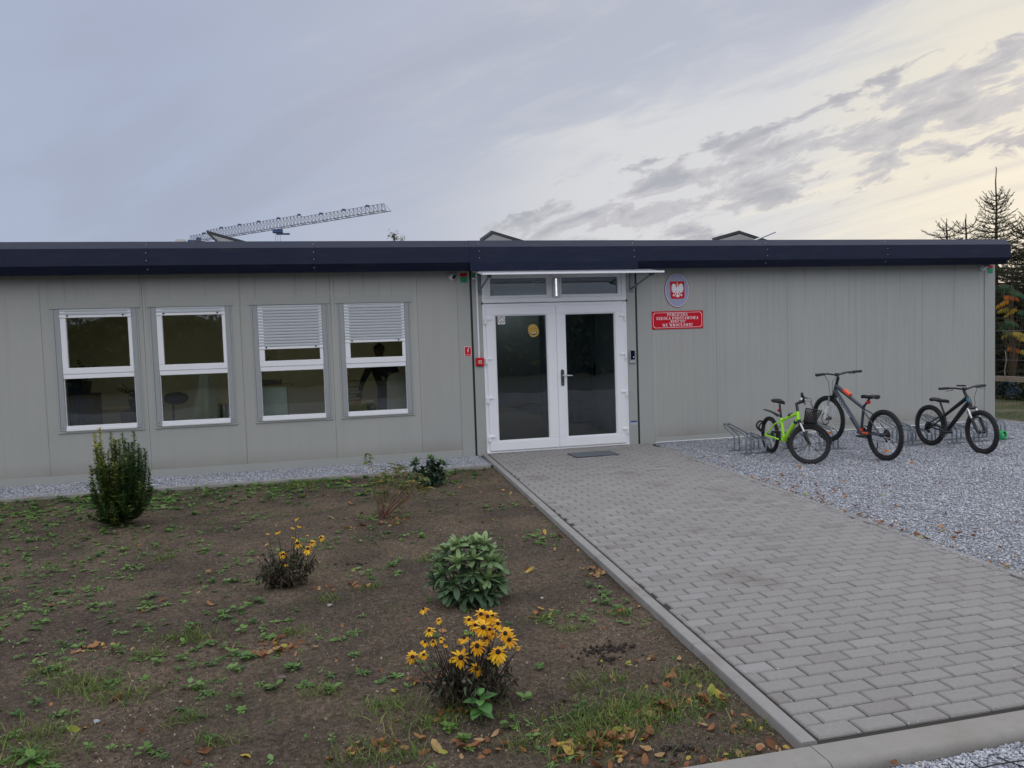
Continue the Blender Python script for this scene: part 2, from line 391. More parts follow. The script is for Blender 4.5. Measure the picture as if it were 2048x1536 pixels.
# ================================================================== GROUND
def grid(name, x0,x1,y0,y1,nx,ny,h,mats,kind='structure',xl=None,xr=None,smoothed=True):
    u=np.linspace(0,1,nx); v=np.linspace(0,1,ny); U,V=np.meshgrid(u,v); Y=y0+(y1-y0)*V
    A=xl(Y) if xl else x0; B=xr(Y) if xr else x1; X=A+(B-A)*U
    Z=h(X,Y) if callable(h) else np.full_like(X,h)
    P=np.stack([X,Y,Z],-1).reshape(-1,3); i=np.arange(nx-1)[None,:]+np.arange(ny-1)[:,None]*nx
    F=np.stack([i,i+1,i+nx+1,i+nx],-1).reshape(-1,4)
    me=bpy.data.meshes.new(name); me.vertices.add(len(P)); me.vertices.foreach_set('co',P.ravel().astype(np.float32))
    me.loops.add(F.size); me.loops.foreach_set('vertex_index',F.ravel().astype(np.int32)); me.polygons.add(len(F))
    me.polygons.foreach_set('loop_start',(np.arange(len(F))*4).astype(np.int32)); me.polygons.foreach_set('use_smooth',np.full(len(F),smoothed))
    me.materials.append(mats); me.update(calc_edges=True); me.validate()
    o=bpy.data.objects.new(name,me); COL.objects.link(o); return tag(o,kind=kind)
def soilmat():
    m=bpy.data.materials.new('garden_soil'); m.use_nodes=True; t=m.node_tree; p=t.nodes['Principled BSDF']; p.inputs['Roughness'].default_value=.95; p.inputs['Specular IOR Level'].default_value=.2
    vec=nd(t,'ShaderNodeTexCoord').outputs['Object']
    n1=nd(t,'ShaderNodeTexNoise',Vector=vec,Scale=1.3,Detail=5.,Roughness=.6).outputs['Fac']
    n2=nd(t,'ShaderNodeTexNoise',Vector=vec,Scale=38.,Detail=8.,Roughness=.75).outputs['Fac']
    n3=nd(t,'ShaderNodeTexNoise',Vector=vec,Scale=5.,Detail=5.,Roughness=.6).outputs['Fac']
    c=mixc(t,smooth(t,n1,.34,.68),(.086,.068,.055),(.168,.132,.098))
    c=mixc(t,math_(t,'MULTIPLY',smooth(t,n2,.40,.66),.7),mixc(t,1.,c,(.52,.5,.48),'MULTIPLY'),mixc(t,1.,c,(1.55,1.5,1.42),'MULTIPLY'))
    c=mixc(t,math_(t,'MULTIPLY',smooth(t,n3,.55,.70),.4),c,(.058,.068,.028))
    vo=nd(t,'ShaderNodeTexVoronoi',Vector=vec,Scale=85.); sp=smooth(t,vo.outputs['Distance'],.22,.10)
    rnd=nd(t,'ShaderNodeSeparateColor',i0=vo.outputs['Color']).outputs[0]
    c=mixc(t,math_(t,'MULTIPLY',sp,smooth(t,rnd,.62,.68)),c,(.30,.245,.18))
    vo3=nd(t,'ShaderNodeTexVoronoi',Vector=vec,Scale=170.); sp3_=smooth(t,vo3.outputs['Distance'],.30,.16); q_=nd(t,'ShaderNodeSeparateColor',i0=vo3.outputs['Color'])
    c=mixc(t,math_(t,'MULTIPLY',sp3_,smooth(t,q_.outputs[0],.55,.6)),c,(.26,.205,.150)); c=mixc(t,math_(t,'MULTIPLY',sp3_,smooth(t,q_.outputs[1],.62,.66)),c,(.030,.024,.020))
    n7=nd(t,'ShaderNodeTexNoise',Vector=vec,Scale=11.,Detail=6.,Roughness=.7).outputs['Fac']; c=mixc(t,math_(t,'MULTIPLY',smooth(t,n7,.52,.66),.4),c,(.055,.042,.033))
    t.links.new(c,p.inputs['Base Color'])
    vo2=nd(t,'ShaderNodeTexVoronoi',Vector=vec,Scale=48.).outputs['Distance']
    h=math_(t,'MULTIPLY_ADD',n2,1.2,math_(t,'MULTIPLY',vo2,-.5)); b=nd(t,'ShaderNodeBump',Strength=.9,Distance=.012,Height=h); t.links.new(b.outputs[0],p.inputs['Normal'])
    return m
def gravelmat(name,lo,hi,scale=62.):
    m=bpy.data.materials.new(name); m.use_nodes=True; t=m.node_tree; p=t.nodes['Principled BSDF']; p.inputs['Roughness'].default_value=.8; p.inputs['Specular IOR Level'].default_value=.3
    vec=nd(t,'ShaderNodeTexCoord').outputs['Object']
    vo=nd(t,'ShaderNodeTexVoronoi',Vector=vec,Scale=scale); r=nd(t,'ShaderNodeSeparateColor',i0=vo.outputs['Color']).outputs[0]
    vo2=nd(t,'ShaderNodeTexVoronoi',Vector=vec,Scale=scale,feature='DISTANCE_TO_EDGE')
    n=nd(t,'ShaderNodeTexNoise',Vector=vec,Scale=1.1,Detail=5.,Roughness=.6).outputs['Fac']
    c=ramp(t,r,[(0,lo),(.5,tuple((a+b)/2 for a,b in zip(lo,hi))),(1,hi)])
    c=mixc(t,smooth(t,vo2.outputs['Distance'],.10,.0),c,tuple(x*.3 for x in lo))
    c=mixc(t,math_(t,'MULTIPLY',smooth(t,n,.45,.7),.3),c,(.26,.25,.25)); t.links.new(c,p.inputs['Base Color'])
    b=nd(t,'ShaderNodeBump',Strength=1.,Distance=.012,Height=math_(t,'MULTIPLY_ADD',smooth(t,vo2.outputs['Distance'],0.,.25),1.,r)); t.links.new(b.outputs[0],p.inputs['Normal'])
    return m
M['soil']=soilmat(); M['gravel']=gravelmat('crushed_stone',(.30,.315,.355),(.64,.665,.73))
M['lawn']=mat('worn_lawn',(.05,.062,.022),.95,var=.35,vscale=7,bump=.8,bscale=70,noise2=(1.6,(.16,.115,.075),.47,.62,.85))
g=grid('ground',-900,900,-900,900,40,40,-.30,M['lawn'])
# earth under everything near the building
soil=grid('soil_bed',-6.5,2,-8.05,-.95,560,520,soil_h,M['soil'],xr=lambda y:XL(y)+.0*y)
gravel=grid('gravel_yard',4.4,10.68,-8.05,1.5,330,460,lambda x,y:-.012+.020*vnoise(x,y,8,1.1)+.014*vnoise(x,y,9,6)+.010*vnoise(x,y,10,34)+.006*vnoise(x,y,13,80),M['gravel'],xl=lambda y:XR(y)+.055)
gstrip=grid('gravel_strip',-12,2.0,-.9,.0,560,50,lambda x,y:-.022+.014*vnoise(x,y,9,6)+.012*vnoise(x,y,10,34),M['gravel'])
lot=grid('gravel_lot',-9,14,-12.5,-8.22,500,200,lambda x,y:-.034+.02*vnoise(x,y,9,5)+.014*vnoise(x,y,10,34),M['gravel'])
grid('road',-60,60,-22,-12.5,8,8,-.13,M['road'])
grid('lawn_far',-60,60,-60,-22,20,20,lambda x,y:-.12+.06*vnoise(x,y,3,.4),M['lawn'])
grid('lawn',10.74,40,-8,30,160,220,lambda x,y:-.02+.05*vnoise(x,y,3,.8)+.015*vnoise(x,y,4,9),M['lawn'])
grid('lawn_left',-40,-6.5,-8.05,-.9,60,30,lambda x,y:-.05+.03*vnoise(x,y,3,2),M['soil'])

# ---- paved path: every paving stone modelled, one surface
pm=mat('grey_concrete_paver',(.30,.29,.285),.85,var=.20,vscale=48,bump=.5,bscale=220,stops=[(0,(.225,.211,.198)),(.25,(.258,.246,.236)),(.75,(.276,.265,.256)),(1,(.302,.291,.282))],noise2=(1.7,(.165,.14,.12),.54,.72,.6))
base=mat('joint_sand',(.035,.031,.027),.95,var=.3,vscale=90)
mb=MB(); r_=random.Random(3)
nrow=80
for j in range(nrow):
    y1=-.03-.1*j; y0=y1-.1; ym=(y0+y1)/2; xl=XL(ym)+.085; xr=XR(ym)-.005
    x=2.155-.14*0+(.1 if j%2 else 0)-.9+.0445*ym*0
    while x<xr:
        a,b=x,x+.2; x+=.2
        al=max(a,XL(ym)+.085); bl=min(b,xr)
        if bl-al<.035: continue
        g_=.0042; h=r_.uniform(-.0016,.0016); tx,ty=r_.uniform(-.006,.006),r_.uniform(-.012,.012); var=min(1,max(0,r_.gauss(.5,.2)))
        if r_.random()<.012: var=0
        X0,X1,Y0,Y1=al+g_,bl-g_,y0+g_,y1-g_; k=.0062; cx,cy=(X0+X1)/2,(Y0+Y1)/2
        zf=lambda px,py,dz:h+dz+tx*(px-cx)+ty*(py-cy)
        q=[(X0,Y0),(X1,Y0),(X1,Y1),(X0,Y1)]; qi=[(X0+k,Y0+k),(X1-k,Y0+k),(X1-k,Y1-k),(X0+k,Y1-k)]
        vs=[(p[0],p[1],-.03) for p in q]+[(p[0],p[1],zf(p[0],p[1],-.0062)) for p in q]+[(p[0],p[1],zf(p[0],p[1],0)) for p in qi]
        mb.add(vs,[(0,1,5,4),(1,2,6,5),(2,3,7,6),(3,0,4,7),(4,5,9,8),(5,6,10,9),(6,7,11,10),(7,4,8,11),(8,9,10,11)],0,var)
o=mb.build('path',[pm],var=True); tag(o,kind='structure')
mb=MB(); mb.add([(XL(-8.05)+.07,-8.05,-.0125),(XR(-8.05),-8.05,-.0125),(XR(0)+.0,.0,-.0125),(XL(0)+.07,.0,-.0125)],[(0,1,2,3)])
tag(mb.build('path_bedding',base),kind='structure')
# ---- edgings and kerbs
def run(name,p0,p1,w,zt,zb,m,seg=1.0,ch=.008,gap=.003,wob=.0):
    p0=Vector(p0);p1=Vector(p1);L=(p1-p0).length;d=(p1-p0)/L;nrm=Vector((-d.y,d.x,0)); mb=MB();t=0;rr=random.Random(5)
    while t<L-.01:
        e=min(t+seg,L); a=p0+d*(t+gap/2); b=p0+d*(e-gap/2); dz=rr.uniform(-wob,wob); dn=rr.uniform(-wob,wob)
        arc=[(ch*(1-math.cos(q*math.pi/12)),zt-ch+ch*math.sin(q*math.pi/12)) for q in range(7)]; sec=[(0,zb)]+arc+[(w-x_,z_) for x_,z_ in reversed(arc)]+[(w,zb)]; n=len(sec)
        vs=[a+nrm*(s_+dn)+Vector((0,0,z_+dz)) for s_,z_ in sec]+[b+nrm*(s_+dn)+Vector((0,0,z_+dz)) for s_,z_ in sec]
        mb.add(vs,[tuple(range(n)),tuple(range(2*n-1,n-1,-1))]+[(i,i+n,(i+1)%n+n,(i+1)%n) for i in range(n)]); t=e
    return tag(mb.build(name,m,None,True),kind='structure')
run('path_edging',(XL(-8.05)+.068,-8.05,0),(XL(-.03)+.068,-.03,0),.066,.004,-.14,M['edging'],wob=.0015)
run('path_edging',(XR(-8.05)+.06,-8.05,0),(XR(-.4)+.06,-.4,0),.06,-.001,-.12,M['edging'],wob=.0015)
run('strip_edging',(1.93,-.965,0),(-14,-.965,0),-.075,.0,-.12,M['edging'],wob=.002) if False else run('strip_edging',(-14.07,-.975,0),(1.95,-.975,0),.07,-.004,-.14,M['edging'],wob=.002)
run('front_kerb',(.69-6,-8.215,0),(10.69,-8.215,0),.16,.004,-.25,M['kerb'],ch=.030,gap=.004,wob=.0015)
run('lawn_edging',(10.74,-8,0),(10.74,2,0),.06,.004,-.12,M['kerb'],wob=.002)

# ================================================================== BUILDING
B=thing('school_building','long single-storey cream container school building with navy roof edge and white doors','building',(0,0,0))
XE=10.551; XW=-12.0; ZT=2.52
mb=MB()
def wallpanels(mb,x0,x1,z0,z1,y0=0.,y1=.08,seams=()):
    xs=[x0]+[s for s in seams if x0+.002<s<x1-.002]+[x1]; b=.003
    for i,(a,c) in enumerate(zip(xs,xs[1:])):
        L=i>0; Rr=i<len(xs)-2; a2=a+(.0008 if L else 0); c2=c-(.0008 if Rr else 0)
        pr=([(a2,y0+b),(a2+b,y0)] if L else [(a2,y0)])+([(c2-b,y0),(c2,y0+b)] if Rr else [(c2,y0)])+[(c2,y1),(a2,y1)]
        n=len(pr); mb.add([(x,y,z0) for x,y in pr]+[(x,y,z1) for x,y in pr],[tuple(range(n)),tuple(range(2*n-1,n-1,-1))]+[(i_,(i_+1)%n,(i_+1)%n+n,i_+n) for i_ in range(n)])
sl=[-12+.0,-11.35,-10.2,-9.06,-7.92,-6.78,-5.64,-4.5,-3.364,-2.212,-1.062,.074,1.211]
wins=[(-3.222,-2.282),(-2.126,-1.176),(-.915,.02),(.172,1.098)]
z0w=.075
# left wall with window holes: strips between windows
cuts=sorted([-12,1.757]+[c for w in wins for c in w]); Zs,Ze=.592,2.118
segs=[(-12,-3.222),(-2.282,-2.126),(-1.176,-.915),(.02,.172),(1.098,1.757)]
wallpanels(mb,-12,1.757,z0w,Zs,seams=sl); wallpanels(mb,-12,1.757,Ze,2.56,seams=sl)
for a,b in segs: wallpanels(mb,a,b,Zs,Ze,seams=sl)
mb.build('wall',M['wall'],B)
mb=MB(); wallpanels(mb,4.60,10.347,z0w,2.56,seams=[5.609,6.794,7.983,9.181]); mb.build('wall',M['wallr'],B)
for q in ((XE-.08,XE,.10,9),(XW,XW+.08,.09,9),(XW,XE,9,9.08)): MB().box(*q,z0w,2.56).build('wall',M['wall'],B)
# posts / cover flashings beside the expansion joints, base rail, corner post
for a,b,y in [(1.757,1.934,-.012),(1.963,2.096,-.012),(4.199,4.338,-.012),(4.367,4.60,-.008),(10.349,XE,-.014)]: MB().bev(a,b,y,.085,-.03,2.56,.004).build('corner_flashing',M['trimw'],B)
for a,b in [(-12,1.756),(4.602,10.348)]: MB().bev(a,b,-.010,.07,-.05,.0735,.003).build('base_rail',M['trimw'],B)
MB().bev(4.602,10.348,-.02,.0,.0,.0105,.002).build('base_drip',M['pvc'],B)
for a,b in ((1.9345,1.9625),(4.3385,4.3665)): MB().box(a,b,-.006,.07,.0,2.54).build('expansion_joint',M['black'],B)
# fascia / gutter casing
top=(-.29,2.895); 
def fas(mb,x0,x1,mid=False):
    prof=[(-.29,2.895),(-.40,2.80),(-.40,2.597),(-.30,2.503),(0.12,2.53),(0.12,2.895)] if not mid else [(-.29,2.897),(-.402,2.80),(-.403,2.597),(-.398,2.488),(0.12,2.53),(0.12,2.897)]
    mb.prismx(prof,x0,x1)
mb=MB()
for a,b in [(-12.2,-10),(-10,-8.04),(-8.04,-6.04),(-6.04,-4.04),(-4.04,-2.036),(-2.036,-.088),(-.088,1.878),(4.232,6.245),(6.245,8.25),(8.25,10.46)]:
    fas(mb,a+.0008,b-.0008,False)
fas(mb,1.879,4.231,True)
mb.build('fascia',M['fascia'],B)
mb=MB()
for x in (-4.04,-2.036,-.088,2.026,4.20,6.245,8.25):
    for (y,z) in ((-.348,2.847),(-.404,2.745),(-.404,2.655),(-.352,2.553)):
        mb.lathe([(.006,0),(.005,-.004),(.001,-.005)],(x-.02,y-(.002 if y>-.4 else 0),z),'Y',8)
mb.build('rivet',M['rivet'],B)['kind']='stuff'
rm=mat('roof_membrane',(.16,.165,.18),.7,var=.1); mb=MB(); hx=[(-1.51,-.73),(2.685,3.465),(6.96,7.74)]; xs=[-12.1]+[q for h_ in hx for q in h_]+[10.5]
for i in range(0,len(xs),2): mb.prismx([(.12,2.53),(.12,2.86),(4.5,2.95),(9.1,2.86),(9.1,2.53)],xs[i],xs[i+1])
for a,b in hx: mb.prismx([(.12,2.53),(.12,2.86),(1.55,2.889),(1.55,2.53)],a,b); mb.prismx([(2.40,2.53),(2.40,2.907),(4.5,2.95),(9.1,2.86),(9.1,2.53)],a,b)
mb.build('roof',rm,B)
# skylights with tilted open domes
def skylight(xa,name):
    y0,y1=1.5,2.45; xh=xa+.93; zh=3.0; za=3.275
    mb=MB()
    for (a,b,c,d) in ((xa+.05,xh+.05,y0,y0+.05),(xa+.05,xh+.05,y1-.05,y1),(xa+.05,xa+.1,y0+.05,y1-.05),(xh,xh+.05,y0+.05,y1-.05)): mb.box(a,b,c,d,2.86,2.99)
    sk=mb.build('skylight',M['trimw'],B)
    sl_=(za-zh)/(xh-xa); Zf=lambda x,o:zh+(xh-x)*sl_+o
    mb=MB(); p=[]
    def slab(x0_,x1_,ya,yb,o0,o1,mi=0):
        v=[(x0_,ya,Zf(x0_,o0)),(x1_,ya,Zf(x1_,o0)),(x1_,yb,Zf(x1_,o0)),(x0_,yb,Zf(x0_,o0)),(x0_,ya,Zf(x0_,o1)),(x1_,ya,Zf(x1_,o1)),(x1_,yb,Zf(x1_,o1)),(x0_,yb,Zf(x0_,o1))]
        mb.add(v,[(0,3,2,1),(4,5,6,7),(0,1,5,4),(1,2,6,5),(2,3,7,6),(3,0,4,7)],mi)
    slab(xa,xh,y0,y0+.045,-.03,.012); slab(xa,xh,y1-.045,y1,-.03,.012); slab(xa,xa+.04,y0+.045,y1-.045,-.03,.012); slab(xh-.04,xh,y0+.045,y1-.045,-.03,.012)
    mb.build('lid_frame',M['dark'],sk)
    mb=MB(); slab(xa+.041,xh-.041,y0+.046,y1-.046,-.02,.004); mb.build('lid_dome',mat('opal_acrylic',(.70,.71,.70),.3,trans=.5),sk)
    mb=MB(); mb.tube([(xa+.55,y0+.3,2.97),(xa+.42,y0+.3,Zf(xa+.42,-.03))],.012,8); mb.box(xa+.38,xa+.46,y0+.27,y0+.33,Zf(xa+.42,-.075),Zf(xa+.42,-.035)); mb.build('lid_actuator',M['alu'],sk)
    return sk
skylight(-1.61,'a'); skylight(2.585,'b'); sk=skylight(6.86,'c')
mb=MB(); mb.tube([(7.05,1.42,3.09),(7.42,1.3,3.235)],.016,8); mb.build('lid_rod',M['alu'],sk)
mb=MB(); mb.lathe([(.10,0),(.10,.10),(.07,.16),(.0,.18)],(-2.0,1.7,3.02),'Z',16); mb.tube([(-2.0,1.7,2.88),(-2.0,1.7,3.03)],.055,12); mb.build('roof_vent',M['trimw'],B)

# ---- windows
def window(i,a,b,zb):
    # a,b outer opening; zb = bottom edge of the roller shutter
    rw=.066; yr=-.004
    w=bpy.data.objects.new('window',None); COL.objects.link(w); w.parent=B
    # flashing around the opening
    mb=MB(); mb.bev(a-.034,b+.034,-.016,.0,2.118,2.128,.002); mb.bev(a-.034,b+.034,-.0035,.0,2.128,2.20,.001)
    mb.bev(a-.012,a+.004,-.010,.05,.60,2.117,.002); mb.bev(b-.004,b+.012,-.010,.05,.60,2.117,.002)
    mb.build('window_flashing',M['trimw'],w)
    for p,q in ((a+.005,a+rw),(b-rw,b-.005)): MB().bev(p,q,-.006,.05,.617,2.117,.004).build('guide_rail',M['rail'],w)
    for x in (a+.035,b-.035): MB().lathe([(.006,0),(.006,-.003),(.002,-.004)],(x,-.006,.66),'Y',8).build('screw',M['steel'],w)
    mb=MB(); mb.bev(a-.02,b+.02,-.018,.03,.592,.612,.004); mb.bev(a+.067,b-.067,-.028,.03,.6125,.622,.003); mb.build('window_sill',M['trimw'],w)
    x0,x1=a+.067,b-.067
    mb=MB()
    mb.bev(x0,x1,-.014,.06,.6225,.652,.003); mb.bev(x0,x1,-.004,.06,.6525,.682,.004)      # bottom rail
    mb.bev(x0,x1,.002,.06,1.262,1.320,.004); mb.bev(x0,x1,-.006,.06,1.3205,1.395,.005)    # transom
    mb.bev(x0,x0+.066,-.006,.06,1.3955,2.10,.005); mb.bev(x1-.042,x1,-.006,.06,1.3955,2.10,.005); mb.bev(x0+.0665,x1-.0425,.0,.06,2.06,2.10,.003)
    mb.bev(x0,x0+.008,.012,.06,.6825,1.2615,.002); mb.bev(x1-.008,x1,.012,.06,.6825,1.2615,.002)
    mb.build('window_frame',M['pvc'],w)
    mb=MB(); mb.box(x0+.0082,x1-.0082,.030,.034,.6825,1.2615); mb.build('pane',M['glass'],w)
    mb=MB(); mb.box(x0+.0665,x1-.0425,.022,.026,1.3955,2.0595); mb.build('pane',M['glass'],w)
    # roller shutter curtain made of curved slats, drawn down to zb
    mb=MB(); z=2.112; sh=.0385; X0,X1=a+.0668,b-.0668
    zc=zb+.030
    k=int((z-zc)/sh+.5); 
    for j in range(max(k,1)):
        zt=zc+(j+1)*sh; zz=zc+j*sh; n=7; pr=[]
        if zt>2.118: zt=2.118
        pr=[(.004,zz+.0018)]+[(-.004-.0045*math.sin(math.pi*(q+.5)/n), zz+.0010+(zt-zz-.0020)*(q+.5)/n) for q in range(n)]+[(.004,zt-.0018)]
        mb.prismx(pr,X0,X1)
    mb.box(X0,X1,.0045,.007,zc,2.118)
    mb.build('roller_shutter',M['shutter'],w,smoothed=True)
    mb=MB(); mb.bev(X0-.001,X1+.001,-.016,.008,zb,zc-.001,.003); 
    mb.build('shutter_bottom_bar',M['pvc'],w)
    for x in (X0+.09,X1-.09): MB().lathe([(.011,0),(.011,-.008),(.007,-.012),(.0,-.013)],(x,-.016,zc-.006),'Y',10).build('shutter_stop',M['steel'],w)
for i,((a,b),zb) in enumerate(zip(wins,(2.010,2.012,1.545,1.597))): window(i,a,b,zb)

# ---- entrance: frame, transom lights, two door leaves
mb=MB()
mb.bev(2.097,2.152,-.02,.075,.004,2.07,.005); mb.bev(4.145,4.198,-.02,.075,.004,2.07,.005); mb.bev(2.1525,4.1445,-.014,.075,2.03,2.07,.004)
mb.bev(2.097,4.198,-.03,.05,.0,.028,.005)
mb.build('door_frame',M['pvc'],B)
MB().box(2.097,4.198,-.018,.07,2.0703,2.0775).build('frame_gasket',M['dark'],B)
for a,b in ((2.085,2.103),(4.192,4.21)): MB().box(a,b,-.04,-.019,2.062,2.090).build('gasket_end',M['dark'],B)
tw=bpy.data.objects.new('transom_window',None); COL.objects.link(tw); tw.parent=B
mb=MB(); 
mb.bev(2.097,4.198,-.022,.07,2.078,2.145,.005); mb.bev(2.097,2.165,-.022,.07,2.1455,2.52,.005); mb.bev(4.13,4.198,-.022,.07,2.1455,2.52,.005); mb.bev(3.075,3.19,-.022,.07,2.1455,2.52,.005); mb.bev(2.1655,4.1295,-.022,.07,2.47,2.52,.004)
for x0,x1 in ((2.166,3.0745),(3.1905,4.1295)):
    mb.bev(x0,x0+.052,-.012,.06,2.146,2.4695,.004); mb.bev(x1-.052,x1,-.012,.06,2.146,2.4695,.004); mb.bev(x0+.0525,x1-.0525,-.012,.06,2.146,2.18,.004); mb.bev(x0+.0525,x1-.0525,-.012,.06,2.418,2.4695,.004)
mb.build('frame',M['pvc'],tw)
for x0,x1 in ((2.166,3.0745),(3.1905,4.1295)):
    mb=MB(); mb.box(x0+.0526,x1-.0526,.02,.024,2.1805,2.4178); mb.build('pane',M['glassd'],tw)
for k in range(6): MB().bev(2.27+k*.335,2.315+k*.335,-.034,-.0225,2.092,2.101,.002).build('drain_cap',M['pvc'],tw)
def door(x0,x1,gx0,gx1,hx,side):
    d=bpy.data.objects.new('door',None); COL.objects.link(d); d.parent=B
    mb=MB(); y=-.048
    mb.bev(x0,x1,y,.02,.034,.166,.006); mb.bev(x0,x1,y,.02,1.909,2.031,.006)
    mb.bev(x0,gx0,y,.02,.1662,1.9088,.006); mb.bev(gx1,x1,y,.02,.1662,1.9088,.006)
    for (p,q,r_1,s_) in ((gx0,gx0+.012,.166,1.909),(gx1-.012,gx1,.166,1.909)): mb.bev(p,q,y+.012,.02,r_1,s_,.003)
    mb.bev(gx0+.0122,gx1-.0122,y+.012,.02,.1662,.178,.003); mb.bev(gx0+.0122,gx1-.0122,y+.012,.02,1.897,1.9088,.003)
    mb.build('door_leaf',M['pvc'],d)
    mb=MB(); mb.box(gx0+.0121,gx1-.0121,-.012,-.008,.178,1.897); mb.build('pane',M['glassd'],d)
    for z in (1.843,1.297,.757,.221):
        mb=MB()
        if side<0: mb.bev(x0-.02,x0+.07,-.066,-.0485,z+.004,z+.03,.004); mb.bev(x0-.025,x0+.004,-.072,-.021,z-.055,z+.029,.005)
        else: mb.bev(x1-.07,x1+.02,-.066,-.0485,z+.004,z+.03,.004); mb.bev(x1-.004,x1+.025,-.072,-.021,z-.055,z+.029,.005)
        mb.build('hinge',M['pvc'],d)
    return d
dl=door(2.139,3.1355,2.262,3.006,0,-1); dr=door(3.1385,4.148,3.266,4.012,0,1)
mb=MB()
pl=[(3.1835+ .0235*math.cos(t)+.0235, z0+.0235*math.sin(t)) for z0,ts in ((1.105,[math.pi*k/8 for k in range(9)]),(.918,[math.pi+math.pi*k/8 for k in range(9)])) for t in ts]
mb.prism(pl,-.056,-.0482,0); mb.tube([(3.207,-.056,1.042),(3.207,-.092,1.042)],.011,10,1); mb.tube([(3.203,-.094,1.043),(3.24,-.098,1.044),(3.30,-.096,1.041),(3.342,-.088,1.038)],[.012,.011,.010,.008],10,1)
mb.lathe([(.014,0),(.014,-.006),(.010,-.008)],(3.207,-.056,.925),'Y',12,2)
mb.build('handle',[M['steel'],M['alu'],mat('green_key_cover',(.01,.25,.12),.5)],dr,smoothed=True)
# ---- interior shell
mb=MB()
mb.box(-5.3,1.84,4.4,4.45,.05,2.5); mb.box(-5.35,-5.3,.09,4.4,.05,2.5); mb.box(1.80,1.84,.09,4.39,.05,2.5)
mb.box(-5.3,-3.3,.082,.09,.05,2.5)
mb.build('interior_wall',M['room'],B)
mb=MB(); xs=[-5.35]+[q for h_ in hx for q in h_]+[XE-.1]
for i in range(0,len(xs),2): mb.box(xs[i],xs[i+1],.086,8.9,2.50,2.525)
for a,b in hx: mb.box(a,b,.086,1.55,2.50,2.525); mb.box(a,b,2.40,8.9,2.50,2.525)
mb.build('ceiling',mat('ceiling_tile',(.75,.74,.68),.8),B)
mb=MB(); mb.box(XW+.1,XE-.1,.086,8.9,.012,.045); mb.build('interior_floor',M['carpet'],B)
mb=MB(); mb.box(1.842,1.87,.09,6,.05,2.5); mb.box(4.45,4.48,.09,6,.05,2.5); mb.box(1.88,2.95,3.4,3.44,.05,2.5); mb.build('interior_wall',M['hallw'],B)
mb=MB(); mb.box(2.951,4.449,5.6,5.64,.05,2.5); mb.box(2.95,2.99,3.441,5.6,.05,2.5); mb.build('interior_wall',M['halld'],B)
# inner glazed vestibule door standing in the hall
idr=bpy.data.objects.new('inner_door',None); COL.objects.link(idr); idr.parent=B
mb=MB(); f_=mat('inner_door_frame',(.22,.25,.28),.4)
for a,b,c,d in ((3.35,3.42,.05,2.1),(4.22,4.29,.05,2.1),(3.42,4.22,2.03,2.1),(3.42,4.22,.05,.16)): mb.box(a+.001,b-.001,1.6,1.65,c,d)
mb.build('door_leaf',f_,idr)
mb=MB(); mb.box(3.42,4.22,1.62,1.624,.161,2.029); mb.build('pane',M['glassd'],idr)
mb=MB(); mb.tube([(4.25,1.6,1.05),(4.25,1.55,1.05),(4.14,1.55,1.05)],.01,8); mb.box(4.235,4.265,1.59,1.599,.93,1.12); mb.build('handle',M['black'],idr)
# yellow lit notice niche seen through the left leaf
mb=MB(); mb.box(1.9,2.55,3.385,3.399,.9,2.2); mb.build('hall_board',mat('varnished_wood',(.30,.21,.09),.5,var=.2,vscale=3,stretch=(6,1,.6)),B)
mb=MB(); mb.box(2.0,2.4,3.375,3.384,1.25,1.8); nb_=mb.build('hall_poster',mat('blue_poster',(.06,.09,.16),.6,var=.3,vscale=14),B)

# ---- entrance canopy
cn=bpy.data.objects.new('canopy',None); COL.objects.link(cn); cn.parent=B
cm_=bpy.data.materials.new('frosted_polycarbonate'); cm_.use_nodes=True; t=cm_.node_tree; p=t.nodes['Principled BSDF']; p.inputs['Base Color'].default_value=(.72,.73,.76,1); p.inputs['Roughness'].default_value=.25
o_=t.nodes['Material Output']; tl=nd(t,'ShaderNodeBsdfTranslucent',Color=(.72,.74,.8,1)); tr_=nd(t,'ShaderNodeBsdfTransparent',Color=(.8,.82,.88,1))
m1_=nd(t,'ShaderNodeMixShader',i0=.4,i1=p.outputs[0],i2=tl.outputs[0]); m2_=nd(t,'ShaderNodeMixShader',i0=.35,i1=m1_.outputs[0],i2=tr_.outputs[0]); t.links.new(m2_.outputs[0],o_.inputs[0])
def cz(y,o=0): return 2.535+y*.155+o
mb=MB(); yf=-.79
mb.prismx([(-.02,cz(-.02)),(yf,cz(yf)),(yf,cz(yf,.006)),(-.02,cz(-.02,.006))],1.985,4.425); mb.build('canopy_sheet',cm_,cn)
mb=MB(); mb.prismx([(yf-.012,cz(yf,-.012)),(yf+.02,cz(yf,-.012)),(yf+.02,cz(yf,.014)),(yf-.012,cz(yf,.012))],1.965,4.445)
for x in (1.985,3.16,4.405): mb.prismx([(-.02,cz(-.02,-.016)),(yf+.021,cz(yf,-.016)),(yf+.021,cz(yf,-.001)),(-.02,cz(-.02,-.001))],x-.008,x+.008)
mb.prismx([(-.02,cz(-.02,-.03)),(-.0,cz(0,-.03)),(0,cz(0,.01)),(-.02,cz(-.02,.01))],1.98,4.42)
mb.build('canopy_edge',M['pvc'],cn)
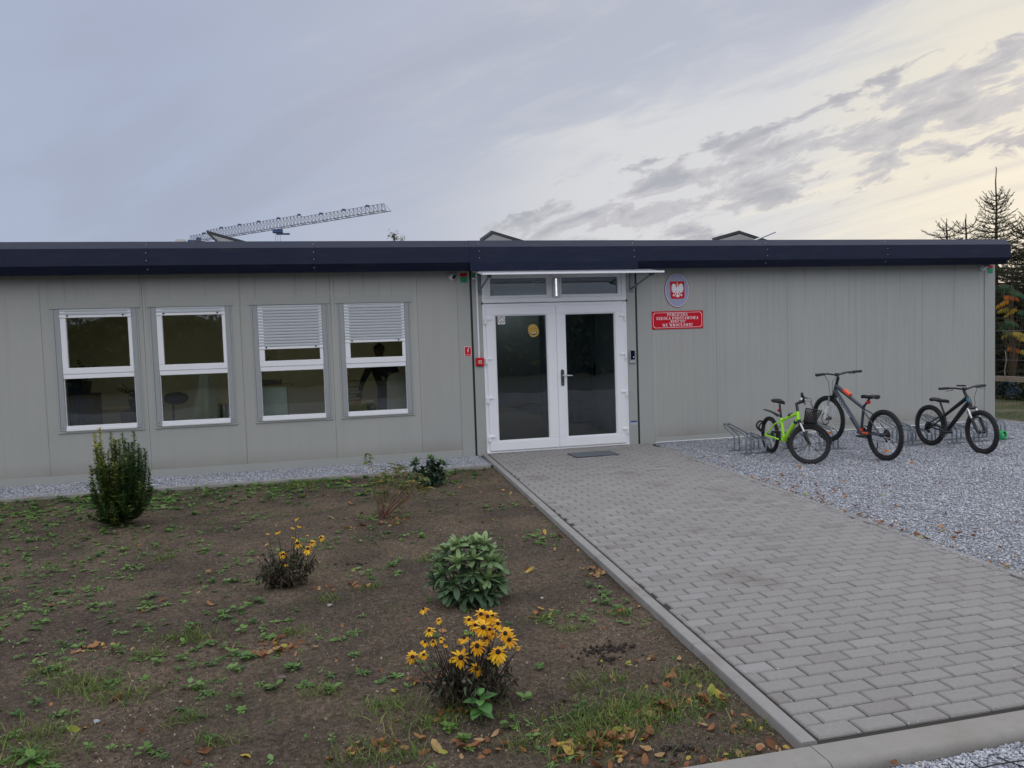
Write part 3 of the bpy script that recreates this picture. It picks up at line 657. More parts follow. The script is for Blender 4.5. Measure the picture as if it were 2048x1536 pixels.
for x in (2.062,4.285):
    mb=MB(); mb.bev(x-.028,x+.028,-.026,-.0125,2.19,2.50,.003); mb.tube([(x,-.03,2.245),(x,-.71,2.383)],.014,8); mb.box(x-.02,x+.02,-.76,-.02,0,0) if False else None
    mb.prismx([(-.03,2.492),(-.74,2.388),(-.74,2.408),(-.03,2.512)],x-.016,x+.016)
    mb.tube([(x,-.029,2.225),(x,-.034,2.225)],.012,8)
    br=mb.build('canopy_bracket',M['galv'],cn)
    mb=MB(); mb.box(x-.02,x+.02,-.775,-.715,2.368,2.396); mb.build('bracket_cap',M['black'],br)

# ================================================================== SIGNS AND FITTINGS ON THE WALL
# serif letters drawn as strokes: (x0,z0,x1,z1,thickness) on a unit-high body
T_,t_,s_=.20,.085,.06
def _serif(x,z,w=.17): return (x-w,z,x+w,z,s_*1.1)
GL={
 'P':(.70,[(.16,0,.16,1,T_),_serif(.16,.03),(.02,.97,.42,.97,t_),(.42,.97,.58,.88,.12),(.60,.88,.60,.62,T_),(.58,.6,.42,.48,.12),(.16,.48,.44,.48,t_)]),
 'U':(.80,[(.18,.25,.18,1,T_),_serif(.18,.97),(.20,.25,.32,.06,.14),(.30,.04,.52,.04,.11),(.50,.05,.63,.24,.10),(.64,.22,.64,1,t_),_serif(.64,.97,.13)]),
 'B':(.72,[(.16,0,.16,1,T_),(.02,.97,.42,.97,t_),(.02,.03,.44,.03,t_),(.16,.53,.42,.53,t_),(.42,.96,.54,.88,.11),(.55,.9,.55,.62,T_*.9),(.54,.62,.42,.54,.11),(.44,.52,.58,.42,.11),(.60,.44,.60,.14,T_),(.58,.13,.44,.04,.11)]),
 'R':(.80,[(.16,0,.16,1,T_),_serif(.16,.03),(.02,.97,.42,.97,t_),(.42,.97,.56,.88,.12),(.58,.88,.58,.64,T_),(.56,.62,.40,.52,.12),(.16,.51,.42,.51,t_),(.40,.50,.66,.03,T_),_serif(.70,.03,.10)]),
 'L':(.66,[(.18,0,.18,1,T_),_serif(.18,.97),(.02,.03,.60,.03,t_),(.58,.0,.60,.26,t_)]),
 'Ł':(.68,[(.20,0,.20,1,T_),_serif(.20,.97),(.04,.03,.62,.03,t_),(.60,.0,.62,.26,t_),(.02,.38,.42,.64,t_)]),
 'I':(.38,[(.19,0,.19,1,T_),_serif(.19,.97),_serif(.19,.03)]),
 'C':(.74,[(.14,.28,.14,.72,T_),(.14,.72,.30,.93,.15),(.14,.28,.30,.07,.15),(.28,.95,.50,.95,.09),(.50,.95,.62,.80,.09),(.64,.66,.64,.99,t_),(.28,.05,.48,.05,.09),(.46,.05,.65,.22,.09)]),
 'Z':(.70,[(.06,.97,.62,.97,t_),(.06,.03,.64,.03,t_),(.52,.96,.16,.04,T_),(.05,.76,.07,.99,t_),(.63,.02,.65,.27,t_)]),
 'N':(.82,[(.14,0,.14,1,t_),(.16,.97,.66,.03,T_),(.67,0,.67,1,t_),_serif(.14,.03,.13),_serif(.10,.97,.12),_serif(.67,.97,.13)]),
 'A':(.80,[(.12,.02,.38,.98,t_),(.40,.98,.64,.02,T_),(.22,.34,.54,.34,t_),_serif(.12,.03,.11),_serif(.66,.03,.14)]),
 'S':(.62,[(.52,.72,.52,.99,t_),(.50,.86,.34,.96,.09),(.36,.96,.18,.90,.11),(.13,.90,.13,.70,.15),(.12,.70,.48,.40,.20),(.49,.40,.49,.14,.16),(.48,.13,.30,.04,.10),(.32,.04,.12,.14,.09),(.09,.02,.09,.30,t_)]),
 'K':(.82,[(.16,0,.16,1,T_),_serif(.16,.97),_serif(.16,.03),(.22,.40,.60,.97,t_),(.34,.60,.66,.03,T_),_serif(.62,.97,.12),_serif(.68,.03,.12)]),
 'O':(.80,[(.14,.30,.14,.70,T_),(.66,.30,.66,.70,T_),(.14,.70,.28,.92,.15),(.26,.95,.54,.95,.09),(.52,.92,.66,.70,.15),(.14,.30,.28,.08,.15),(.26,.05,.54,.05,.09),(.52,.08,.66,.30,.15)]),
 'D':(.80,[(.18,0,.18,1,T_),(.03,.97,.42,.97,t_),(.03,.03,.42,.03,t_),(.42,.96,.62,.76,.12),(.65,.76,.65,.24,T_),(.62,.24,.42,.04,.12)]),
 'T':(.72,[(.36,0,.36,1,T_),_serif(.36,.03),(.04,.97,.68,.97,t_),(.04,.74,.05,.99,t_),(.67,.74,.68,.99,t_)]),
 'W':(1.08,[(.12,.98,.32,.02,T_),(.34,.02,.54,.98,t_),(.50,.98,.72,.02,T_),(.74,.02,.96,.98,t_),_serif(.12,.97,.13),_serif(.52,.97,.13),_serif(.96,.97,.12)]),
 'E':(.70,[(.16,0,.16,1,T_),(.02,.97,.58,.97,t_),(.02,.03,.62,.03,t_),(.16,.52,.44,.52,t_),(.57,.76,.58,.99,t_),(.61,.02,.62,.26,t_),(.44,.42,.44,.62,t_)]),
 '„':(.46,[(.12,.08,.14,-.06,.14),(.14,.0,.06,-.16,.07),(.34,.08,.36,-.06,.14),(.36,.0,.28,-.16,.07)]),
 '”':(.46,[(.12,1.02,.14,.88,.14),(.14,.94,.06,.76,.07),(.34,1.02,.36,.88,.14),(.36,.94,.28,.76,.07)]),
 ' ':(.36,[]),
}
def letters(mb,text,cx,z,h,y,mi=0,track=.09,stretch=1.,width=None):
    if width: stretch=width/(sum(GL[c][0]+track for c in text)*h)
    w=sum(GL[c][0]+track for c in text)*h*stretch; x=cx-w/2; e=0
    for ch in text:
        gw,st=GL[ch]
        for (x0,z0_,x1,z1_,th) in st:
            a=Vector((x0*stretch,z0_)); b=Vector((x1*stretch,z1_)); d=(b-a); 
            if d.length<1e-6: continue
            d.normalize(); n=Vector((-d.y,d.x))*th/2; e+=1; yy=y-.00004*(e%9)
            q=[a-n-d*.02,b-n+d*.02,b+n+d*.02,a+n-d*.02]
            mb.add([(x+p.x*h,yy,z+p.y*h) for p in q],[(0,1,2,3)],mi)
        x+=(gw*stretch+track*stretch)*h
# red school name plate
sg=thing('name_sign','red rectangular school name plate with white lettering right of the canopy','sign',(4.992,-.0,1.645))
sg.location=(0,0,0)
mb=MB(); mb.bev(4.588,5.397,-.012,-.0005,1.647,1.908,.002); mb.build('plate',M['red'],sg)
mb=MB(); x0,x1,z0,z1=4.608,5.377,1.667,1.888; c=.028
pts=[(x0+c,z0),(x1-c,z0),(x1-c*.35,z0+c*.65),(x1,z0+c),(x1,z1-c),(x1-c*.35,z1-c*.65),(x1-c,z1),(x0+c,z1),(x0+c*.35,z1-c*.65),(x0,z1-c),(x0,z0+c),(x0+c*.35,z0+c*.65)]
n=len(pts); cx_,cz_=(x0+x1)/2,(z0+z1)/2; inn=[(px+(.005 if px<cx_ else -.005),pz+(.005 if pz<cz_ else -.005)) for px,pz in pts]
mb.add([(a,-.0125,b) for a,b in pts]+[(a,-.0125,b) for a,b in inn],[(i,(i+1)%n,(i+1)%n+n,i+n) for i in range(n)]); mb.build('border_line',M['white'],sg)
mb=MB()
for txt,zz,wd in (('PUBLICZNA',1.836,.325),('SZKOŁA PODSTAWOWA',1.784,.668),('„SPECTO”',1.735,.280),('WE WROCŁAWIU',1.684,.480)): letters(mb,txt,4.9925,zz,.0405,-.0128,width=wd)
mb.build('lettering',M['white'],sg)
# oval emblem plaque
em=thing('emblem_plaque','oval white and grey plaque with a white eagle on a red shield','plaque')
def ell(cx,cz_,rx,rz_,n=64): return [(cx+rx*math.cos(2*math.pi*k/n),cz_+rz_*math.sin(2*math.pi*k/n)) for k in range(n)]
ecx,ecz=4.9955,2.2085
mb=MB(); mb.prism(ell(ecx,ecz,.195,.250),-.010,-.0005); mb.build('rim',mat('crimson_rim',(.26,.02,.045),.35),em)
mb=MB(); mb.prism(ell(ecx,ecz,.188,.243),-.0112,-.0101); mb.build('white_line',M['white'],em)
mb=MB(); mb.prism(ell(ecx,ecz,.180,.235),-.0124,-.0113); mb.build('field',mat('silver_blue_enamel',(.33,.35,.50),.35,var=.06,vscale=6),em)
def ec(a,b): return (ecx+(a-785)*.000434, 2.2095-(b-722)*.000423)
def epoly(mb,pts,y0,y1,mi=0): mb.prism([ec(*p) for p in pts],y0,y1,mi)
shp=[(527,425),(1043,425),(1046,930),(1035,975),(1010,1005),(970,1018),(830,1018),(795,1035),(760,1018),(620,1018),(575,1008),(548,985),(538,940)]
mb=MB(); epoly(mb,shp,-.0145,-.0125); mb.build('shield',M['red'],em)
wing=[(812,655),(835,640),(838,600),(850,560),(868,532),(892,512),(920,502),(948,505),(970,525),(985,560),(998,600),(1004,640),(985,650),(1012,682),(1000,700),(980,694),(1008,735),(990,742),(968,728),(990,775),(972,782),(950,760),(966,806),(948,812),(926,786),(924,828),(906,828),(896,794),(884,826),(868,812),(862,776),(842,752),(822,720),(800,740),(790,690)]
mir=lambda P:[(2*790-a,b) for a,b in reversed(P)]
mb=MB(); epoly(mb,wing,-.0158,-.0147); epoly(mb,mir(wing),-.0158,-.0147)
epoly(mb,[(752,650),(770,600),(792,560),(796,520),(815,512),(828,535),(822,580),(830,640),(838,720),(826,800),(800,850),(780,850),(752,800),(742,720)],-.0166,-.0147)
epoly(mb,[(776,840),(806,840),(812,880),(850,890),(866,925),(848,960),(812,948),(792,992),(772,948),(736,960),(718,925),(734,890),(770,880)],-.0162,-.0147)
leg_=[(832,790),(852,800),(884,862),(930,868),(970,878),(958,905),(940,945),(915,935),(905,908),(872,892),(862,880),(826,820)]
epoly(mb,leg_,-.0154,-.0147); epoly(mb,mir(leg_),-.0154,-.0147)
mb.build('eagle',M['white'],em)
mb=MB(); gold=mat('gold_enamel',(.85,.52,.10),.3)
epoly(mb,[(755,462),(770,472),(785,455),(800,472),(818,462),(812,500),(760,500)],-.0172,-.0148); epoly(mb,[(745,552),(742,530),(762,508),(790,508),(792,530),(770,540)],-.0172,-.0148); mb.build('crown',gold,em)
# small electrical danger sign
es=thing('warning_sign','small red warning sticker with a white lightning bolt left of the door','sign')
mb=MB(); mb.box(1.829,1.924,-.0175,-.0125,1.359,1.494); mb.build('plate',M['white'],es)
mb=MB(); mb.box(1.834,1.919,-.0185,-.0178,1.383,1.489); mb.build('red_field',M['red'],es)
mb=MB(); mb.box(1.834,1.919,-.0185,-.0178,1.364,1.379); mb.build('red_strip',M['red'],es)
mb=MB(); mb.prism([(1.884,1.480),(1.866,1.432),(1.876,1.434),(1.867,1.395),(1.889,1.444),(1.878,1.442),(1.895,1.482)],-.0195,-.0187); mb.build('bolt',M['white'],es)
# red/green plates by both cameras
gm=mat('green_enamel',(.01,.33,.15),.4)
def rg(x0,x1,zt,lab,y=-.0125):
    t=thing('corner_label',lab,'sign')
    MB().box(x0,x1,y-.003,y,zt-.045,zt).build('red_field',M['red'],t); MB().box(x0,x1,y-.0032,y,zt-.127,zt-.047).build('green_field',gm,t)
    mb=MB()
    for (a,b,z_,h_) in ((.2,.45,.070,.012),(.5,.8,.074,.009),(.25,.7,.095,.006),(.3,.75,.108,.005),(.2,.8,.117,.004)): mb.box(x0+(x1-x0)*a,x0+(x1-x0)*b,y-.0036,y-.0033,zt-z_-h_/2,zt-z_+h_/2)
    mb.build('print',mat('dark_green_print',(.005,.10,.05),.5),t)
    mb=MB()
    for (a,b,z_,h_) in ((.25,.75,.018,.01),(.3,.65,.033,.006)): mb.box(x0+(x1-x0)*a,x0+(x1-x0)*b,y-.0036,y-.0031,zt-z_-h_/2,zt-z_+h_/2)
    mb.build('red_print',mat('dark_red_print',(.25,.01,.01),.5),t)
rg(1.806,1.902,2.492,'red over green label under the eaves left of the entrance')
rg(10.405,10.50,2.512,'red over green label at the far right building corner',-.0145)
gl_=thing('corner_label','small green and white sticker left of the canopy bracket','sign'); MB().box(1.972,2.012,-.0150,-.0125,2.43,2.49).build('plate',gm,gl_); MB().box(1.972,2.012,-.0150,-.0125,2.405,2.4295).build('plate',M['white'],gl_)
ss=thing('sticker','pale sticker with blue stripe low on the right door post','sticker'); MB().box(4.225,4.322,-.0138,-.0125,.285,.318).build('plate',mat('pale_label',(.45,.47,.52),.4),ss); MB().box(4.225,4.322,-.0138,-.0125,.3185,.342).build('stripe',mat('blue_print',(.03,.08,.30),.4),ss)
# security cameras
def cctv(x,z,lab,yaw_):
    t=thing('security_camera',lab,'camera'); y=-.0015 
    MB().lathe([(.052,0),(.055,-.012),(.050,-.03),(.036,-.038)],(x,y,z),'Y',28).build('mount',M['pvc'],t,True)
    d=Vector((math.sin(yaw_)*.8,-.75,-.32)).normalized(); u=Vector((0,0,1)).cross(d).normalized(); v=d.cross(u); c=Vector((x,y-.058,z-.004))
    pr=[(.0005,-.040)]+[(.041*math.sin(a),-.041*math.cos(a)) for a in [math.pi*k/14 for k in range(1,10)]]+[(.036,.022),(.033,.030)]
    MB().lathe(pr,c,(u,v,d),28).build('ball',M['pvc'],t,True)
    MB().lathe([(.0325,.0295),(.027,.034),(.014,.036),(.0005,.036)],c,(u,v,d),24).build('lens',mat('black_lens_glass',(.006,.006,.008),.08),t,True)
cctv(1.700,2.452,'white dome security camera left of the entrance under the eaves',.5)
cctv(10.325,2.478,'white dome security camera near the far right building corner',.85)
# fire call point and its conduit
fa=thing('fire_call_point','small red fire alarm call point box left of the door','alarm')
MB().bev(1.982,2.088,-.058,-.0125,1.222,1.334,.012).build('housing',M['red'],fa); MB().bev(2.012,2.058,-.0605,-.0585,1.256,1.300,.001).build('window',mat('cream_label',(.62,.55,.42),.4),fa)
MB().lathe([(.011,0),(.011,-.002),(.0,-.002)],(2.035,-.061,1.278),'Y',16).build('button',M['steel'],fa); MB().box(2.012,2.058,-.0592,-.0583,1.313,1.319).build('print',mat('dark_red_print',(.25,.01,.01),.5),fa)
cb=thing('cable_duct','thin white cable duct running down to the red call point','duct'); MB().bev(2.020,2.040,-.030,-.0125,1.335,2.50,.003).build('duct',M['pvc'],cb)
# intercom
ic=thing('door_intercom','grey and black door intercom panel right of the doors','intercom')
MB().bev(4.226,4.314,-.040,-.0125,1.172,1.364,.006).build('housing',mat('silver_grey_plastic',(.38,.39,.41),.35),ic); MB().bev(4.238,4.304,-.044,-.0405,1.225,1.356,.003).build('glass_panel',mat('black_gloss',(.01,.012,.03),.08),ic)
MB().lathe([(.007,0),(.006,-.003)],(4.283,-.044,1.262),'Y',12).build('button',mat('lit_button',(.6,.7,.9),.3,emit=(.6,.75,1),estr=.6),ic)
# glass stickers
ns=thing('no_smoking_sticker','square white no smoking sticker on the left door glass','sticker')
gy=-.0125
MB().box(2.311,2.413,gy-.0012,gy-.0002,1.784,1.894).build('plate',M['white'],ns)
mb=MB(); mb.torus((2.362,gy-.0015,1.839),.040,.0035,36,6,0,(Vector((1,0,0)),Vector((0,0,1)),Vector((0,1,0)))); mb.build('ring',mat('maroon_print',(.14,.01,.03),.4),ns)
mb=MB(); mb.prism([(2.331,1.865),(2.335,1.869),(2.393,1.813),(2.389,1.809)],gy-.0042,gy-.0022); mb.build('bar',mat('maroon_print',(.14,.01,.03),.4),ns)
mb=MB(); mb.prism([(2.343,1.812),(2.352,1.806),(2.366,1.822),(2.360,1.828)],gy-.0022,gy-.0014); mb.build('cigarette',M['black'],ns)
sm=thing('face_sticker','round yellow laughing face sticker on the left door glass','sticker')
ye=mat('yellow_sticker',(.48,.30,.045),.4,var=.05); ex,ez=2.815,1.684
bl=[(ex+.080*math.cos(a)*(1-.10*math.sin(2*a+.5)), ez+.090*math.sin(a)*(1-.05*math.cos(a))) for a in [2*math.pi*k/40 for k in range(40)]]
MB().prism(bl,gy-.0012,gy-.0003).build('face',ye,sm)
mb=MB(); mb.prism([(ex-.046,ez-.018),(ex-.02,ez-.026),(ex+.02,ez-.024),(ex+.052,ez-.010),(ex+.046,ez-.040),(ex+.018,ez-.060),(ex-.018,ez-.060),(ex-.040,ez-.044)],gy-.0018,gy-.0013)
for sx in (-.030,.030):
    mb.tube([(ex+sx-.014,gy-.002,ez+.018),(ex+sx-.006,gy-.002,ez+.030),(ex+sx+.006,gy-.002,ez+.031),(ex+sx+.014,gy-.002,ez+.020)],.003,6)
mb.build('features',mat('brown_print',(.03,.014,.008),.5),sm)
MB().prism([(ex-.038,ez-.024),(ex,ez-.031),(ex+.042,ez-.020),(ex+.036,ez-.032),(ex,ez-.041),(ex-.032,ez-.036)],gy-.0024,gy-.0019).build('teeth',M['white'],sm)
# LED lamp hung vertically at the centre of the transom
lp=thing('led_lamp','upright LED strip lamp glowing under the centre of the canopy','lamp')
MB().bev(3.104,3.205,-.072,-.0225,2.140,2.405,.012).build('housing',mat('clear_diffuser',(.62,.63,.68),.2),lp)
for k in range(15):
    z=2.158+k*.0165; MB().box(3.137,3.157,-.0745,-.0722,z,z+.0070).build('diode',mat('led_white',(1,1,1),.3,emit=(1,.98,.93),estr=1.6) if k==0 else bpy.data.materials['led_white'],lp)
# door mat grating
dm=thing('entrance_grating','black slotted boot grating set in the paving before the doors','grating'); mb=MB()
mb.box(3.10,3.70,-.90,-.885,.0,.009); mb.box(3.10,3.70,-.535,-.52,.0,.009); mb.box(3.10,3.115,-.885,-.535,.0,.009); mb.box(3.685,3.70,-.885,-.535,.0,.009); mb.box(3.115,3.685,-.885,-.535,-.0005,.0035)
mb.build('frame',M['dark'],dm); mb=MB()
for k in range(13): mb.box(3.117,3.683,-.880+k*.0265,-.868+k*.0265,.0037,.0085)
mb.build('slats',M['galv'],dm)

X3c=Vector((1,0,0)); Y3c=Vector((0,1,0)); Z3c=Vector((0,0,1))
# ================================================================== ROOMS BEHIND THE WINDOWS
wood=mat('desk_wood',(.60,.45,.26),.5,var=.15,vscale=3,stretch=(1,8,1)); white_l=mat('white_laminate',(.75,.85,.76),.5)
def desk(x0,x1,y0,y1,lab):
    t=thing('desk',lab,'desk'); MB().box(x0,x1,y0,y1,.74,.765).build('tabletop',wood,t)
    for a in (x0+.03,x1-.07):
        for b in (y0+.03,y1-.07): MB().box(a,a+.04,b,b+.04,.045,.739).build('leg',M['galv'],t)
desk(-3.6,-2.75,1.5,2.2,'wooden desk behind the leftmost window'); desk(-1.62,-.9,1.7,2.4,'wooden desk behind the second window with papers on it'); desk(-.05,.62,.75,1.4,'wooden desk with a paper tray before the standing person')
cbt=thing('cabinet','pale green white filing cabinet behind the third window','cabinet'); MB().box(-1.02,-.56,.55,1.0,.045,1.03).build('body',white_l,cbt); MB().box(-1.04,-.50,.53,1.02,1.031,1.055).build('top',wood,cbt)
bx_=thing('storage_box','grey document box standing on the pale cabinet','box'); MB().box(-.92,-.64,.62,.90,1.0555,1.12).build('box',mat('grey_box',(.25,.24,.21),.6),bx_)
pp=thing('papers','loose papers lying on the desk behind the second window','papers')
for k in range(4): MB().box(-1.5+.13*k,-1.36+.13*k,1.78+.05*k,1.98+.05*k,.766+.003*k,.768+.003*k).build('sheet',M['white'],pp)
ch=thing('office_chair','black padded office chair behind the second window','chair'); 
MB().lathe([(.001,0),(.20,.005),(.22,.03),(.20,.06),(.001,.065)],(-2.16,1.05,.50),'Z',20).build('seat',M['dark'],ch); MB().lathe([(.001,0),(1,.005),(1.1,.02),(1,.045),(.001,.05)],(-2.10,1.22,.90),(Z3c*.085,X3c*.15,Y3c),24).build('backrest',M['dark'],ch,True)
MB().tube([(-2.14,1.26,.93),(-2.15,1.24,.6),(-2.16,1.08,.55)],.014,8).build('back_bar',M['black'],ch); MB().tube([(-2.16,1.05,.50),(-2.16,1.05,.10)],.025,8).build('column',M['black'],ch)
for k in range(5): MB().tube([(-2.16,1.05,.12),(-2.16+.26*math.cos(k*1.257),1.05+.26*math.sin(k*1.257),.075)],.015,6).build('leg',M['black'],ch)
# lit ceiling lamps of the rooms
lmp2=mat('cool_lamp',(1,1,1),.4,emit=(.85,.93,1),estr=17.)
lmp=mat('warm_lamp',(1,.9,.7),.4,emit=(1,.90,.70),estr=3.0)
for k,(x,y,w_,d_,lab) in enumerate([(-2.6,2.6,1.3,.22,'lit ceiling lamp in the office behind the leftmost window'),(-.1,2.8,1.3,.22,'lit ceiling lamp in the office above the standing person'),(2.35,.32,.5,.10,'short lit ceiling lamp in the hall at the left'),(3.7,5.1,.9,.12,'lit ceiling lamp in the hall beyond the inner door')]):
    cl_=thing('ceiling_lamp',lab,'lamp'); MB().box(x-w_/2,x+w_/2,y-d_/2,y+d_/2,2.455,2.499).build('housing',M['white'],cl_); MB().box(x-w_/2+.02,x+w_/2-.02,y-d_/2+.02,y+d_/2-.02,2.448,2.4545).build('diffuser',lmp if k<2 else lmp2,cl_)
# cardigan hung over a chair
cg=thing('hanging_cardigan','pale knitted cardigan draped over a chair behind the second window','cardigan')
n=28; vs=[];fs=[]
for j in range(9):
    t=j/8; z=1.22-.72*t
    for k in range(n):
        a=2*math.pi*k/n; rr=(.07+.11*t**.8)*(1+.13*math.sin(5*a+3*t)+.05*math.sin(11*a)); vs.append((-1.66+rr*math.cos(a),.85+.75*rr*math.sin(a),z+.02*math.sin(a*2)))
for j in range(8):
    for k in range(n): fs.append((j*n+k,j*n+(k+1)%n,(j+1)*n+(k+1)%n,(j+1)*n+k))
fs.append(tuple(range(n))); MB().add(vs,fs).build('cardigan',mat('knit_wool',(.75,.74,.62),.95,var=.25,vscale=40,bump=.6,bscale=80),cg,True)
# armchair backs at the right window
ac=thing('armchair','beige high backed armchair behind the rightmost window','chair'); mb=MB(); pr=[(.80,.50),(.81,1.02),(.84,1.10),(.92,1.15),(1.02,1.16),(1.13,1.13),(1.15,1.0),(1.15,.50)]; mb.prism(pr,.62,.76); mb.build('backrest',mat('beige_vinyl',(.60,.56,.44),.5,var=.1),ac,True); MB().box(.80,1.15,.77,1.2,.42,.50).build('seat',bpy.data.materials['beige_vinyl'],ac); MB().box(.60,.79,.78,.9,.57,.62).build('armrest',bpy.data.materials['beige_vinyl'],ac)
tr=thing('paper_tray','black wire paper tray on the desk before the person','tray'); mb=MB()
for z in (.775,.87,.965): mb.box(.16,.46,.80,1.02,z,z+.006)
for x in (.16,.452): mb.box(x,x+.008,.80,.808,.772,1.06); mb.box(x,x+.008,1.012,1.02,.772,1.06)
mb.box(.168,.452,.80,.808,1.052,1.06); mb.build('tray',M['black'],tr)
for z in (.782,.877): MB().box(.18,.44,.82,1.0,z,z+.03).build('paper_stack',mat('off_white_paper',(.5,.5,.46),.8) if z<.8 else bpy.data.materials['off_white_paper'],tr)
# house plants
lm=mat('dark_houseplant',(.02,.045,.02),.5)
def houseplant(x,y,zp,h,lab,n_=16,L=.34):
    t=thing('potted_plant',lab,'plant'); MB().lathe([(.07,0),(.095,.15),(.10,.16),(.085,.16),(.001,.15)],(x,y,zp),'Z',18).build('pot',mat('grey_pot',(.10,.10,.10),.5),t)
    mb=MB(); rr=random.Random(int(abs(x)*100))
    for k in range(n_):
        a=k*2.4; tilt=rr.uniform(.25,1.2); d=Vector((math.cos(a)*math.sin(tilt),math.sin(a)*math.sin(tilt),math.cos(tilt))); o_=Vector((x,y,zp+.15)); e=L*rr.uniform(.7,1.2)
        pts=[o_+d*e*q/5-Vector((0,0,.22*e*(q/5)**2)) for q in range(6)]; side=d.cross(Vector((0,0,1))).normalized()
        for q in range(1,6):
            for sg_ in (-1,1):
                b0=pts[q]; tip=b0+side*sg_*.085*(1.1-q/7)+(pts[q]-pts[q-1])*.5; mb.add([b0,b0+(pts[q]-pts[q-1])*.35,tip],[(0,1,2)])
        mb.tube(pts,.004,4)
    mb.build('leaves',lm,t); return t
sh=thing('shelf','dark low shelf behind the leftmost window','shelf'); MB().box(-3.25,-2.95,.45,.8,.045,1.05).build('body',mat('brown_laminate',(.07,.045,.03),.6),sh)
houseplant(-3.1,.62,1.052,.4,'bushy green house plant on the dark shelf behind the leftmost window'); houseplant(-2.55,.9,.77,.4,'ferny house plant in the leftmost window',14,.4)
st_=thing('plant_stand','low dark stand under the ferny house plant','stand'); MB().box(-2.72,-2.38,.75,1.05,.045,.768).build('body',bpy.data.materials['brown_laminate'],st_)
houseplant(-.98,.78,1.056,.4,'leafy house plant on the pale cabinet behind the third window',14,.36)
cu=thing('curtain','dark blue curtain at the left edge of the leftmost window','curtain'); vs=[];fs=[]
for k in range(40): vs+= [(-3.16+.006*k,.16+.018*math.sin(k*.9),.10),(-3.16+.004*k,.16+.018*math.sin(k*.9),1.35)]
for k in range(39): fs.append((2*k,2*k+2,2*k+3,2*k+1))
MB().add(vs,fs).build('curtain',mat('navy_cloth',(.02,.035,.07),.9),cu,True)
